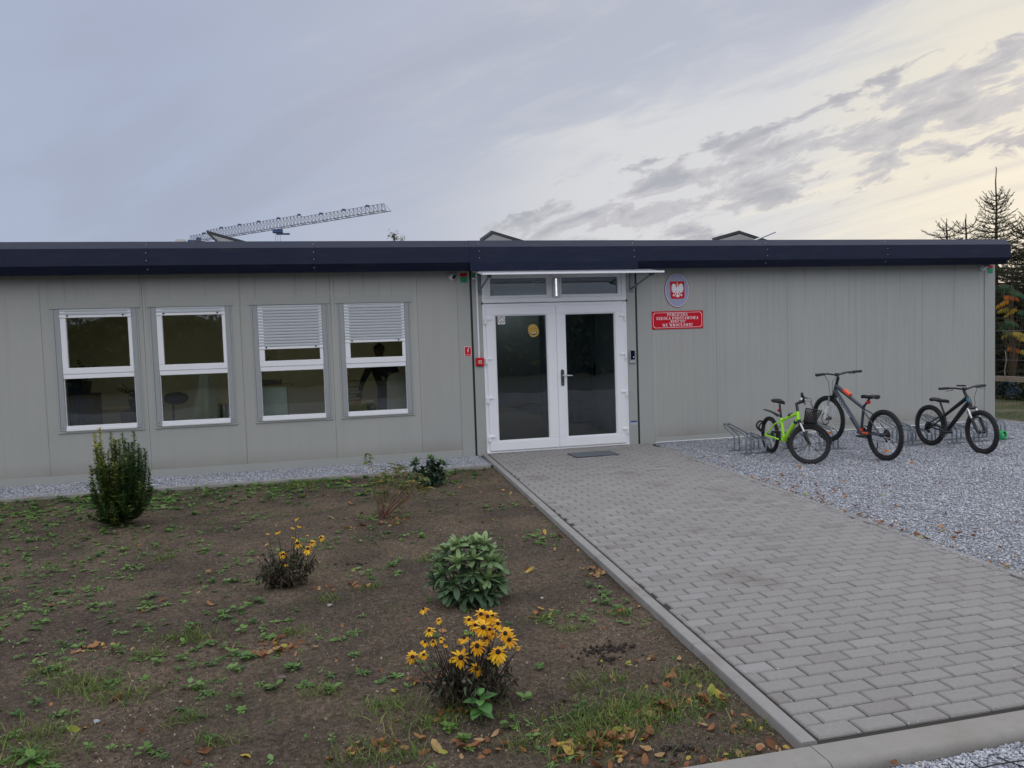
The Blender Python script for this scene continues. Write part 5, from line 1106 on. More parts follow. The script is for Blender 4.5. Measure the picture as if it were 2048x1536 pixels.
# rhododendrons: whorls of long leaves
def rhodo(name,label,loc,tipsR,seed,col,Lf=.085,low=0.,wide=1.):
    t=thing(name,label,'shrub',loc); rr=random.Random(seed); paths=[];pos=[];dr=[];sc=[];va=[]
    for (x,y,z,lt) in tipsR:
        p1=Vector((x*.98,y*.92,z*.88)); base_=Vector((x*.12,y*.12,0)); mid=Vector((x*.65,y*.65,z*.45)); pts=[base_.lerp(mid,k/4) for k in range(4)]+[mid.lerp(p1,k/4) for k in range(5)]; paths.append(pts)
        out=(p1-Vector((0,0,.02))).normalized(); axd=(Vector((0,0,1))*.8+out*.8).normalized(); u=axd.orthogonal().normalized(); v=axd.cross(u); k=rr.randint(6,8)
        for ring,(nn,el_) in enumerate(((k,.35),(5,.95),(3,1.25))):
            for j in range(nn):
                a=2*math.pi*j/nn+ring*.6+rr.uniform(-.2,.2); e=el_+rr.uniform(-.25,.25)-(.35 if ring==0 else 0)*(1-lt); d=(u*math.cos(a)+v*math.sin(a))*math.cos(e)+axd*math.sin(e)
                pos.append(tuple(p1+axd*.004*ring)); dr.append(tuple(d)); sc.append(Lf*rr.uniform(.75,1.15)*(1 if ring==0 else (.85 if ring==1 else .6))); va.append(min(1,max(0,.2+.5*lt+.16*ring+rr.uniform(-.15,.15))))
        for j in range(5):   # older drooping leaves down the stem
            q=pts[4].lerp(p1,rr.random()*.9); a=rr.uniform(0,6.28); d=Vector((math.cos(a),math.sin(a),rr.uniform(-.9,.1)))+out*.5; pos.append(tuple(q)); dr.append(tuple(d)); sc.append(Lf*rr.uniform(.8,1.2)); va.append(rr.uniform(0,.3))
    stems('stems',paths,.006,M['bark'],t); pos=A(pos);N=len(pos)
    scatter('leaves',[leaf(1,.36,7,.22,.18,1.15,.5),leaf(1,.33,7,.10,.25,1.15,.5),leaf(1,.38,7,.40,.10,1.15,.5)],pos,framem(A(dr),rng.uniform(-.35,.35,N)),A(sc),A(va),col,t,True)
    return t
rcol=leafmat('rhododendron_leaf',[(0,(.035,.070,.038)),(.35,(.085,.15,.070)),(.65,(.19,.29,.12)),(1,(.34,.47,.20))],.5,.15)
rng2=random.Random(9)
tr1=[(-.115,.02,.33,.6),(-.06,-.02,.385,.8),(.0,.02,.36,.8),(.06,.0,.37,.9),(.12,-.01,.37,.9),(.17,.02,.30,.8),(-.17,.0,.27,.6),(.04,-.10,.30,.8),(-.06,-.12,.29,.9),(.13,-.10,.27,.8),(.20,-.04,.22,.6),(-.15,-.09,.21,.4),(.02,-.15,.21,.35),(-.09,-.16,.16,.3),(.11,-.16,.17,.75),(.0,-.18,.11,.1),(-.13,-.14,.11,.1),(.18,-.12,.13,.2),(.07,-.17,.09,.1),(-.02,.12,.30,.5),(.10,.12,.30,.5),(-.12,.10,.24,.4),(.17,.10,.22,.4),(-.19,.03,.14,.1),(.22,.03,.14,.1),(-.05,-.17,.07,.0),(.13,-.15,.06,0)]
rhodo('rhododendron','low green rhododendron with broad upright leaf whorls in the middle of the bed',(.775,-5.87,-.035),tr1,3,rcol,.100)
dcol=leafmat('dark_rhododendron_leaf',[(0,(.018,.036,.024)),(.5,(.032,.065,.034)),(.8,(.075,.15,.055)),(1,(.20,.33,.10))],.45,.1)
tr2=[(.02,0,.34,1),(.05,.02,.30,.9),(-.13,.0,.31,1),(-.15,.02,.27,.9),(.14,0,.28,.9),(.18,.02,.24,.9),(.0,.03,.24,.1),(.08,.0,.22,.1),(-.06,.0,.21,.1),(.04,-.08,.19,.1),(-.08,-.06,.15,.05),(.12,-.06,.16,.1),(-.12,0,.14,.05),(.0,-.1,.10,0),(.08,-.1,.09,0),(-.07,-.09,.07,0),(.15,-.02,.10,0),(.0,.1,.2,.1),(.04,-.05,.26,.2),(.1,-.03,.24,.2)]
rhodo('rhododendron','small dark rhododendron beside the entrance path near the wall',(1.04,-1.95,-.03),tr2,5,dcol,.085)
# spindly bush with reddish stems and yellowing leaf tufts
sb_=thing('twiggy_bush','thin reddish stemmed bush with yellowing leaf tufts behind the flowers','bush',(.43,-3.415,-.03))
ends=[(-.11,.60,.5),(.13,.50,.6),(.18,.46,.55),(.24,.44,.5),(.05,.45,.6),(-.03,.36,.8),(.33,.38,.55),(.40,.33,.7),(.29,.30,.8),(.36,.26,.95),(.10,.35,.7),(.20,.30,.7),(-.09,.31,.4),(.02,.25,.4),(.42,.24,.8)]
rr=random.Random(8); paths=[];pos=[];dr=[];sc=[];va=[]
for (x,z,yl) in ends:
    y=rr.uniform(-.1,.1); b0=Vector((rr.uniform(-.03,.03),rr.uniform(-.03,.03),0)); e=Vector((x,y,z+.02)); pts=[b0.lerp(e,k/6)+Vector((rr.uniform(-.008,.008),0,.02*math.sin(k/6*3.14))) for k in range(7)]; pts[-1]=e; paths.append(pts)
    for j in range(15):
        a=j*2.4; d=Vector((math.cos(a),math.sin(a)*.8,rr.uniform(-.25,.6))); p=e-Vector((0,0,.09*rr.random())); pos.append(tuple(p)); dr.append(tuple(d)); sc.append(rr.uniform(.045,.085)); va.append(min(1,max(0,yl*.8+rr.uniform(-.3,.3))))
    for j in range(9):
        q=pts[2].lerp(pts[5],rr.random()); d=Vector((rr.uniform(-1,1),rr.uniform(-1,1),rr.uniform(-.4,.3))); pos.append(tuple(q)); dr.append(tuple(d)); sc.append(rr.uniform(.03,.055)); va.append(rr.uniform(.3,1))
for k in range(10):
    a=rr.uniform(0,3.14); e=Vector((.12+.2*math.cos(a),rr.uniform(-.1,.1),.08+.18*rr.random())); paths.append([Vector((0,0,0)),e*.6,e])
stems('stems',paths,.0045,mat('reddish_stem',(.16,.075,.05),.7),sb_); pos=A(pos);N=len(pos)
scatter('leaves',[leaf(1,.32,4,.35,.3)],pos,framem(A(dr),rng.uniform(-.6,.6,N)),A(sc),A(va),leafmat('autumn_leaf',[(0,(.05,.11,.035)),(.45,(.12,.17,.045)),(.8,(.34,.27,.07)),(1,(.40,.20,.05))],.6,.3),sb_)
# black-eyed daisies
petm=leafmat('yellow_petal',[(0,(.78,.34,.010)),(.5,(.92,.52,.015)),(1,(.98,.66,.04))],.55,.3); eyem=mat('brown_flower_eye',(.028,.012,.008),.9,bump=.6,bscale=200)
wither=leafmat('withered_foliage',[(0,(.030,.024,.016)),(.35,(.080,.060,.038)),(.65,(.075,.10,.050)),(1,(.15,.20,.11))],.8,.15)
def daisies(label,loc,fl,seed,rad,h,nst,lo=0.):
    t=thing('yellow_daisies',label,'flowers',loc); rr=random.Random(seed); paths=[];PP=[];PD=[];PS=[];PV=[];heads=MB()
    for (x,y,z,r_f,tx,ty) in fl:
        r_f*=1.28; p=Vector((x,y,z)); nrm=Vector((tx,ty,1)).normalized(); u=nrm.orthogonal().normalized(); v=nrm.cross(u); b0=Vector((x*.35+rr.uniform(-.02,.02),y*.35+.02,0)); paths.append([b0,b0.lerp(p,.5)+Vector((rr.uniform(-.01,.01),0,.01)),p-nrm*.006]); k=rr.randint(11,14); PP=[];PD=[];PS=[];PV=[]; droop=rr.uniform(-.5,-.05)
        for j in range(k):
            a=2*math.pi*j/k+rr.uniform(-.12,.12); d=(u*math.cos(a)+v*math.sin(a))+nrm*(droop+rr.uniform(-.2,.2)); PP.append(tuple(p+d*r_f*.16)); PD.append(tuple(d)); PS.append(r_f*rr.uniform(.70,.98)); PV.append(rr.uniform(.1,1))
        fo=scatter('flower',[leaf(1,.46,4,.25,.15)],A(PP),framem(A(PD)),A(PS),A(PV),petm,t,True)
        MB().lathe([(r_f*.25,-.002),(r_f*.25,r_f*.10),(r_f*.19,r_f*.22),(r_f*.09,r_f*.28),(.0004,r_f*.30)],p,(u,v,nrm),12).build('flower_eye',eyem,fo,True)
    pos=[];dr=[];sc=[];va=[]; sh=MB()
    for k in range(nst):
        a=rr.uniform(0,6.28); r_=rad*math.sqrt(rr.random()); e=Vector((r_*math.cos(a)*1.15,r_*math.sin(a)*.9,h*rr.uniform(.45,1.0)*(1-.35*r_/rad))); b0=Vector((e.x*.35,e.y*.35,0)); pts=[b0,b0.lerp(e,.5)+Vector((rr.uniform(-.012,.012),rr.uniform(-.012,.012),.01)),e]; paths.append(pts)
        if k%8==0: MB().lathe([(.0005,-.006),(.007,-.002),(.008,.005),(.0005,.010)],e,'Z',8).build('seed_head',M['bark'],t,True)
        for j in range(12):
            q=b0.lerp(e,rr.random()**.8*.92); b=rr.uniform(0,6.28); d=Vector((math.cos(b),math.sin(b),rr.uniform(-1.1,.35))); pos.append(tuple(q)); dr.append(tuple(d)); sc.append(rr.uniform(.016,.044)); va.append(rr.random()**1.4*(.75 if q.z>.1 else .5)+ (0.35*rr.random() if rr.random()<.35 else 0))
    stems('stems',paths,.0035,mat('dark_dry_stem',(.030,.022,.018),.8),t)
    N=len(pos); scatter('leaves',[leaf(1,.42,4,.7,.5),leaf(1,.3,4,1.0,.6)],A(pos),framem(A(dr),rng.uniform(-1.2,1.2,N)),A(sc),A(va),wither,t)
    return t
F1=[(.57,.34),(.60,.372),(.655,.345),(.69,.31),(.62,.26),(.52,.285),(.64,.315),(0.352,.417),(.416,.365),(.373,.331),(.35,.295),(.388,.272),(.42,.295),(.44,.264),(.3,.197),(.347,.21),(.542,.369),(.595,.348),(.628,.361),(.671,.325),(.704,.285),(.722,.264),(.609,.293),(.638,.293),(.566,.272),(.654,.26),(.657,.231),(.663,.202),(.706,.247),(.508,.243),(.5,.212),(.47,.188),(.58,.22),(.565,.159),(.669,.163),(.628,.188),(.752,.222),(.509,.153)]
S1=[.026,.026,.028,.030,.028,.022,.026,.02,.014,.022,.018,.017,.014,.010,.026,.020,.022,.034,.026,.026,.030,.022,.020,.022,.034,.024,.036,.032,.018,.012,.036,.018,.028,.030,.020,.014,.010,.010]
r1=random.Random(21); zo=.035
fl=[]
for (x,z),s_ in zip(F1,S1):
    dy=r1.uniform(-.07,.05) if s_<.03 else r1.uniform(-.12,-.06); k=(z-1.55)/3.27
    fl.append((x-.55+dy*.05,dy,z+zo+dy*k*-.0- dy*.40*.0,s_,r1.uniform(-.4,.4),-r1.uniform(.5,1.5) if s_>.025 else -r1.uniform(0,.8)))
daisies('large clump of yellow black-eyed daisies blooming in the foreground of the bed',(.55,-7.30,-.035),fl,4,.20,.33,95)
F2=[(-.269,.374,.013),(-.231,.375,.014),(-.364,.359,.018),(-.432,.336,.012),(-.181,.304,.009),(-.244,.264,.032),(-.182,.222,.032),(-.153,.251,.022),(-.094,.277,.024),(-.341,.193,.026),(-.319,.137,.020),(-.273,.295,.012),(-.44,.281,.010),(-.242,.434,.012)]
daisies('small sparse clump of yellow daisies farther back in the bed',(-.32,-5.27,-.035),[(x+.32,r1.uniform(-.06,.03),z+zo,s_,r1.uniform(-.4,.4),-r1.uniform(.3,1.3) if s_>.02 else -.1) for x,z,s_ in F2],6,.19,.34,90)
# broad green sprout at the foot of the large clump
sp_=thing('green_seedling','bright green broad leaved seedling at the foot of the large daisy clump','plant',(.555,-7.47,-.035)); pos=[];dr=[];sc=[];va=[]
for k,(a,e,s_,z) in enumerate(((.2,.45,.075,.10),(2.9,.35,.07,.09),(-1.2,.1,.075,.085),(1.5,.6,.05,.12),(-2.4,.0,.06,.06),(-.5,-.1,.06,.05),(3.6,.2,.05,.06),(-1.8,.3,.05,.10),(.9,.8,.035,.125))): pos.append((0,0,z)); dr.append((math.cos(a),math.sin(a),e)); sc.append(s_); va.append(.4+.07*k)
stems('stem',[[Vector((0,0,0)),Vector((0,0,.06)),Vector((0,0,.125))]],.004,mat('green_stem',(.08,.15,.04),.6),sp_)
scatter('leaves',[leaf(1,.78,5,.3,.2)],A(pos),framem(A(dr)),A(sc),A(va),leafmat('fresh_green_leaf',[(0,(.06,.16,.05)),(1,(.14,.32,.09))],.45,.3),sp_,True)

# ---- ground cover (uncountable)
def sample_soil(n,f):
    out=[]
    while len(out)<n:
        x=rng.uniform(-5.,2.,n*3); y=rng.uniform(-8.02,-1.0,n*3); p=f(x,y); k=(rng.random(n*3)<p)&(x<XL(y)-.02); out+=list(zip(x[k],y[k]))
    return A(out[:n])
GR=[(1.14,-6.39,1),(1.21,-6.63,1),(1.11,-7.57,3),(1.22,-7.62,3),(.96,-7.68,3),(1.34,-7.57,2),(.89,-7.78,2),(.51,-7.36,2),(.33,-7.44,2),(.2,-7.21,2),(1.58,-7.35,2),(1.54,-7.58,1),(-.83,-6.04,2),(-.97,-6.25,1),(-1.13,-6.64,1),(-.66,-7.06,1),(-.51,-7.31,1),(-.24,-6.11,1),(-.26,-1.17,3),(-.42,-1.44,2),(1.56,-6.46,1),(1.07,-7.3,1),(.06,-7.61,2),(.24,-7.66,1),(-.1,-6.96,1),(1.22,-7.27,1),(-.05,-5.63,1),(-1.43,-6.36,1),(-1.22,-6.55,2),(-1.,-6.73,2),(-1.28,-4.21,1),(-1.19,-7.23,2),(.66,-7.71,1),(1.59,-7.83,1),(1.43,-8.02,1),(-1.27,-7.04,2),(.64,-4.91,1),(.2,-5.51,1)]
LV=[(.92,-7.79,26),(1.06,-7.75,22),(1.25,-7.61,20),(1.58,-8.0,8),(1.49,-7.54,10),(1.71,-5.69,10),(1.69,-6.37,7),(-.31,-6.36,16),(-.32,-6.24,12),(-1.25,-6.09,12),(1.15,-6.28,7),(.38,-7.0,9),(-.11,-5.4,6),(.14,-5.43,8),(.52,-7.63,8),(.54,-7.71,6),(.42,-7.38,8),(1.49,-7.8,6),(1.48,-7.35,8),(1.44,-7.16,5),(.17,-7.56,8),(.06,-7.53,6),(.99,-7.89,10),(1.33,-7.99,8),(1.61,-7.7,4),(.13,-3.71,4),(.58,-3.48,8),(.47,-3.75,8),(-.5,-7.4,3),(-.29,-4.85,4),(1.71,-4.51,3),(1.69,-5.56,6)]
WD=[(-1.22,-6.85,3),(-.79,-6.31,2),(-.65,-6.42,2),(-.46,-6.38,3),(-.54,-6.32,2),(-.25,-6.62,3),(-.33,-6.8,3),(-.19,-6.85,2),(.06,-6.25,3),(0,-6.35,2),(-.75,-7.32,2),(-1.06,-6.57,2),(-1.47,-6.44,2),(-1.2,-7.27,4),(-1.25,-7.21,4),(-1.1,-7.35,3),(-.66,-6.7,2),(-.62,-6.8,2),(-1.4,-6.31,2),(-.1,-6.28,1),(-.88,-7.24,1),(.46,-4.84,2),(.38,-4.96,2),(.52,-3.66,2),(.46,-7.61,2),(-.48,-2.31,1),(-.82,-3.35,1),(-2.43,-3.63,2),(-1.82,-3.86,2),(-2.11,-3.75,1),(-1.3,-3.89,2),(-1.39,-4.02,1),(.49,-6.51,2),(.55,-5.84,2),(1.31,-3.05,1),(1.28,-4.53,1),(.65,-4.11,1)]
# weeds: rosettes
def veg(x,y): return np.clip((y+2.6)/1.2,0,1)*.85*(x<1.7)*(vnoise(x,y,21,2.2)>-.16)+np.clip((-1.3-x)/1.2,0,1)*.5*(y>-5)*(vnoise(x,y,22,1.6)>-.05)+.05+.55*(vnoise(x,y,23,2.3)>.18)+.45*((x<-.2)&(vnoise(x,y,24,3.1)>.10))+.9*((y>-1.7)&(x<.9)&(vnoise(x,y,25,2.)>-.2))
sp2=sample_soil(3600,lambda x,y:np.clip(veg(x,y),0,1)); pos=[];dr=[];sc=[];va=[];wh=[]; rr=random.Random(12)
cl=[(x,y,rr.uniform(.012,.038)*(1.35 if y>-2.3 else 1),0) for x,y in sp2]+[(x+rr.uniform(-.03,.03),y+rr.uniform(-.02,.02),.014+.009*s_,1) for x,y,s_ in WD for _ in range(2)]
for (x,y,s_,k_) in cl:
    kind=rr.random(); n_=rr.randint(5,11); tone=rr.uniform(.0,.6); hz_=float(soil_h(x,y))
    for j in range(n_):
        a=rr.uniform(0,6.28); d=Vector((math.cos(a),math.sin(a),rr.uniform(.05,.75))); off=.3*s_ if kind<.6 else s_*rr.random()
        pos.append((x+off*math.cos(a)*.4,y+off*math.sin(a)*.4,hz_+.004+(.0 if kind<.6 else rr.uniform(0,.02)))); dr.append(tuple(d)); sc.append(s_*rr.uniform(.6,1.15)); va.append(min(1,tone+rr.uniform(0,.4))); wh.append(0 if kind<.35 else (1 if kind<.7 else 2))
N=len(pos); wm_=leafmat('weed_leaf',[(0,(.045,.095,.035)),(.35,(.075,.16,.035)),(.7,(.13,.25,.045)),(1,(.21,.33,.12))],.55,.25)
tag(scatter('weeds',[leaf(1,.30,4,.3,.2),leaf(1,.55,4,.25,.2),leaf(1,.8,3,.2,.15)],A(pos),framem(A(dr),rng.uniform(-.3,.3,N)),A(sc),A(va),wm_,which=A(wh)),kind='stuff')
# grass blades
gp=[]
for (x,y,s_) in GR:
    n_=[0,90,240,480][s_]; r_=[0,.045,.075,.11][s_]
    q=rng.normal(0,1,(n_,2))*r_*A([1.2,.8]); gp+=[(x+a,y+b) for a,b in q]
bg_=sample_soil(20000,lambda x,y:np.clip(.05+.9*np.clip((y+2.4)/1.2,0,1)*(vnoise(x,y,31,3)>.05)+.8*(vnoise(x,y,32,1.7)>.20)+.25*(vnoise(x,y,33,6)>.22),0,1)); gp=A(gp+list(map(tuple,bg_)))
gp=gp[(gp[:,1]>-8.03)&(gp[:,1]<-1.0)&(gp[:,0]<XL(gp[:,1])-.01)]; N=len(gp); P3=np.c_[gp,soil_h(gp[:,0],gp[:,1])-.004]
ht=np.where(np.arange(N)<N-20000,rng.uniform(.022,.062,N),rng.uniform(.008,.026,N))
gm_=leafmat('grass_blade',[(0,(.060,.105,.022)),(.6,(.12,.20,.032)),(.9,(.22,.26,.07)),(1,(.34,.28,.11))],.6,.25)
tag(scatter('grass',[blade(1,.10,3,.6),blade(1,.08,3,1.1)],P3,rotm(rng.uniform(-.4,.4,N),rng.uniform(-.3,.3,N),rng.uniform(0,6.28,N)),ht,rng.random(N),gm_),kind='stuff')
# fallen leaves
lp=[]
for (x,y,n_) in LV: 
    q=rng.normal(0,1,(int(n_*1.6),2))*A([.085,.035]); lp+=[(x+a,y+b) for a,b in q]
lp=A(lp+list(map(tuple,sample_soil(260,lambda x,y:.25+.5*(x>.9)+.2*(y<-7))))); lp=lp[(lp[:,0]<XL(lp[:,1])-.02)&(lp[:,1]>-8.04)]
gl2_=A([(rng.uniform(XR(y)+.08,XR(y)+.3+rng.exponential(1.2)),y) for y in rng.uniform(-8,-1.5,150)]); gl2_=gl2_[gl2_[:,0]<10.5]; pl_=A([(XR(y)+.03+abs(rng.normal(0,.05)),y) for y in rng.uniform(-7.8,-3,70)])
fl_=A([(x,rng.uniform(-8.5,-8.24)) for x in rng.uniform(1.5,3.2,46)])
zz=np.r_[soil_h(lp[:,0],lp[:,1])+.007,np.full(len(gl2_),.012),np.full(len(pl_),.012),np.full(len(fl_),-.012)]; xy=np.r_[lp,gl2_,pl_,fl_]; N=len(xy)
flm=leafmat('dry_leaf',[(0,(.10,.045,.022)),(.35,(.24,.095,.035)),(.6,(.36,.17,.07)),(.8,(.42,.28,.14)),(.93,(.50,.36,.05)),(1,(.30,.33,.06))],.7,.2)
def curled(sd):
    r_=random.Random(sd); v,f=leaf(1,r_.uniform(.38,.6),6,0,0); c1,c2,tw=r_.uniform(.3,1.3),r_.uniform(.4,1.6),r_.uniform(-.9,.9); o_=[]
    for x,y,z in v:
        zz=c1*(x-.5)**2*.8+c2*y*y*2.2+tw*(x-.5)*y+.05*math.sin(9*x+5*y); o_.append((x-.5,y,zz))
    return o_,f
tag(scatter('leaves',[curled(k) for k in range(8)],np.c_[xy,zz],rotm(rng.normal(0,.35,N)+(rng.random(N)<.35)*3.14,rng.normal(0,.35,N),rng.uniform(0,6.28,N)),rng.gamma(6,.0058,N)+.010,rng.random(N)**.9,flm,smoothed=True),kind='stuff')
# crumbs and pebbles on the soil
ST_=[stone(k,.62) for k in range(8)]
sp3=sample_soil(52000,lambda x,y:np.clip(.12+.88*np.clip((-4.2-y)/3.,0,1),0,1)*np.clip(.5+1.2*vnoise(x,y,41,1.4),.15,1)); N=len(sp3)
szs=.0035+rng.gamma(1.5,.0020,N); tag(scatter('soil_crumbs',ST_,np.c_[sp3,soil_h(sp3[:,0],sp3[:,1])+szs*.12],rotm(rng.uniform(0,6,N),rng.uniform(0,6,N),rng.uniform(0,6,N)),szs,rng.random(N),mat('soil_crumb',(0,0,0),.95,stops=[(0,(.045,.034,.026)),(.55,(.10,.074,.053)),(.82,(.16,.12,.085)),(.93,(.30,.23,.16)),(1,(.42,.37,.30))])),kind='stuff')
for (x,y,n_) in [(1.35,-6.94,60),(1.23,-6.97,40),(1.24,-7.09,30),(1.23,-7.90,50),(.1,-4.85,30)]:
    q=rng.normal(0,1,(n_,2))*A([.055,.022])+A([x,y]); s_=rng.uniform(.008,.026,n_); o_=scatter('soil_clods',ST_,np.c_[q,soil_h(q[:,0],q[:,1])+s_*.2],rotm(rng.uniform(0,6,n_),rng.uniform(0,6,n_),rng.uniform(0,6,n_)),s_,rng.random(n_),mat('dug_soil',(.030,.022,.017),.95,var=.3,vscale=60)); tag(o_,kind='stuff')
for k,(x,y,s_,lab,c_) in enumerate([(-1.04,-6.96,.030,'grey white stone on the bare soil at the lower left',(.40,.42,.45)),(-.28,-6.73,.044,'large brown pebble beside weeds left of the daisy clump',(.14,.11,.09)),(-.05,-5.73,.036,'pale flat stone on the soil left of the rhododendron',(.33,.31,.30)),(1.22,-6.02,.020,'small white pebble near the path right of the rhododendron',(.50,.50,.50)),(-.72,-6.85,.014,'tiny yellowish pebble right of the grey white stone',(.46,.40,.28))]):
    v,f=stone(50+k,.6); mb=MB(); mb.add([(x+p[0]*s_,y+p[1]*s_,float(soil_h(x,y))+s_*.22+p[2]*s_) for p in v],f); o_=mb.build('stone',mat('stone_%s'%['grey','brown','pale','white','yellow'][k],c_,.8,var=.2,vscale=60,bump=.5,bscale=200)); tag(o_,lab,'stone','stones lying on the soil')
# crushed stone
def stones(name,n,f,zf,smin,smax,dens):
    xs=[];
    x,y=f(n); s_=rng.uniform(smin,smax,len(x)); N=len(x)
    return tag(scatter(name,ST_,np.c_[x,y,zf(x,y)+s_*.22],rotm(rng.uniform(-.6,.6,N),rng.uniform(-.6,.6,N),rng.uniform(0,6,N)),s_,rng.random(N),M['chip']),kind='stuff')
M['chip']=mat('grey_stone_chip',(0,0,0),.75,stops=[(0,(.20,.21,.24)),(.3,(.34,.355,.39)),(.7,(.47,.49,.54)),(.95,(.62,.645,.70)),(1,(.50,.43,.34))],var=.12,vscale=80)
def fy(n):
    d=rng.beta(1.1,1.6,n*2)*9.2; y=-7.95+d; x=XR(y)+.07+rng.random(n*2)*(10.6-XR(y)-.07); k=(x<4.4+ (y+8)*1.9+1.6)&(y<-.05); return x[k][:n],y[k][:n]
gz=lambda x,y:-.012+.020*vnoise(x,y,8,1.1)+.014*vnoise(x,y,9,6)+.010*vnoise(x,y,10,34)+.006*vnoise(x,y,13,80)
stones('gravel_stones',90000,fy,gz,.009,.022,1)
def ff(n): return rng.uniform(1.45,3.3,n),rng.uniform(-9.0,-8.225,n)
lz=lambda x,y:-.034+.02*vnoise(x,y,9,5)+.014*vnoise(x,y,10,34)
stones('gravel_stones',26000,ff,lz,.007,.016,1)
def fs_(n): return rng.uniform(-4.2,1.95,n),rng.uniform(-.895,-.02,n)
stones('gravel_stones',17000,fs_,lambda x,y:-.022+.014*vnoise(x,y,9,6)+.012*vnoise(x,y,10,34),.009,.020,1)
def fp(n):
    y=np.round(rng.uniform(-8,-.3,n)/.1)*.1-.03+rng.normal(0,.004,n); x=XL(y)+.08+rng.random(n)*(XR(y)-XL(y)-.1); return x,y
stones('joint_grit',2600,fp,lambda x,y:np.full_like(x,-.001),.003,.008,1)
def fe(n):
    y=rng.uniform(-8,-.6,n); return XR(y)+.03-np.abs(rng.exponential(.07,n)),y
stones('spilled_stones',700,fe,lambda x,y:np.full_like(x,.002),.005,.013,1)
# plastic geogrid under the near gravel
gg=MB()
for i in range(9):
    for j in range(4): pass
for k in range(14):
    x=1.75+k*.115; gg.tube([(x+.02*math.sin(q*.9+k),-8.30-q*.055,-.012+.006*math.sin(q+k)) for q in range(9)],.0028,5)
for k in range(5):
    y=-8.36-k*.10; gg.tube([(1.7+q*.09,y+.008*math.sin(q*1.4+k),-.010+.005*math.sin(q*1.1+k)) for q in range(18)],.0028,5)
ggo=gg.build('gravel_grid',M['black']); tag(ggo,'black plastic gravel grid showing through the stones at the lower right','grid')

# ================================================================== BEYOND THE BUILDING
# luffing view of a tower crane far behind: lattice jib, mast, trolley and hoist ropes
cr_=thing('tower_crane','distant tower crane jib rising to the right above the roof','crane',(-27,184,0)); steelp=mat('grey_crane_steel',(.12,.13,.16),.6)
pa=Vector((-30.2,187.8,27.2)); pb=Vector((12.6,142.0,27.2)); dj=(pb-pa).normalized(); sj=dj.cross(Z3).normalized(); Lj=(pb-pa).length; off=Vector((27,-184,0))
def hj(t): return (2.1 if t<.62 else 1.45) if t<.97 else .9
n=58; mb=MB(); tp=[];b1=[];b2=[]
for k in range(n+1):
    t=k/n; c=pa+dj*Lj*t; h=2.15-.25*t if t<.62 else 1.65-.2*t; 
    if t<.10: h=1.5
    if k==n: h=.15
    b1.append(c+sj*.75+off); b2.append(c-sj*.75+off); tp.append(c+Z3*h+off-dj*.0)
for k in range(n):
    mb.tube([b1[k],b1[k+1]],.075,4); mb.tube([b2[k],b2[k+1]],.075,4)
    if k<n-1: mb.tube([(tp[k]+tp[k]*0),tp[k+1]],.05,4)
    m_=(tp[k]+(tp[k+1] if k<n-1 else tp[k]))/2
    for b_ in (b1,b2): mb.tube([b_[k],tp[k] if k%2 else tp[k]],.045,4) if False else None; mb.tube([b_[k],m_],.032,4); mb.tube([b_[k+1],m_],.032,4)
    if k%3==0: mb.tube([b1[k],b2[k]],.05,4)
mb.build('jib',steelp,cr_)
mb=MB(); 
for k in range(5,n-2,6): q=tp[k]; mb.box(q.x-.35,q.x+.35,q.y-.2,q.y+.2,q.z-.1,q.z+.25)
mb.build('jib_joint',mat('blue_crane_fitting',(.03,.08,.22),.5),cr_)
q=pa+dj*Lj*.50+off; mb=MB(); mb.box(q.x-1.3,q.x+.8,q.y-.7,q.y+.7,q.z-1.0,q.z-.3); mb.box(q.x-.6,q.x+2.2,q.y-.5,q.y+.5,q.z-1.35,q.z-1.1); mb.build('trolley',bpy.data.materials['blue_crane_fitting'],cr_)
mb=MB()
for dx in (-.8,-.3,.2): mb.tube([(q.x+dx,q.y,q.z-1.0),(q.x+dx,q.y,q.z-16)],.03,4)
mb.build('hoist_rope',steelp,cr_)
mb=MB(); ms=pa+dj*1.0+off
for sx in (-.9,.9):
    for sy in (-.9,.9): mb.tube([(ms.x+sx,ms.y+sy,-1),(ms.x+sx,ms.y+sy,27)],.12,4)
for k in range(14):
    z=k*2-.5
    for (a,b) in (((-.9,-.9),(.9,-.9)),((.9,-.9),(.9,.9)),((.9,.9),(-.9,.9)),((-.9,.9),(-.9,-.9))): mb.tube([(ms.x+a[0],ms.y+a[1],z),(ms.x+b[0],ms.y+b[1],z+2)],.06,4)
mb.build('mast',steelp,cr_)
mb=MB(); mb.box(ms.x-.9,ms.x+.8,ms.y-.8,ms.y+.8,25.9,27.6); mb.box(ms.x+.9,ms.x+1.9,ms.y-.6,ms.y+.6,27.3,28.2); mb.build('cab',bpy.data.materials['blue_crane_fitting'],cr_)
mb=MB(); mb.tube([ms+Vector((0,0,-.2)),ms-dj*9+Vector((0,0,-.2))],.2,6); mb.box(ms.x-5.2,ms.x-3.6,ms.y+5.2,ms.y+6.6,25.2,27.6); mb.build('counter_jib',steelp,cr_)

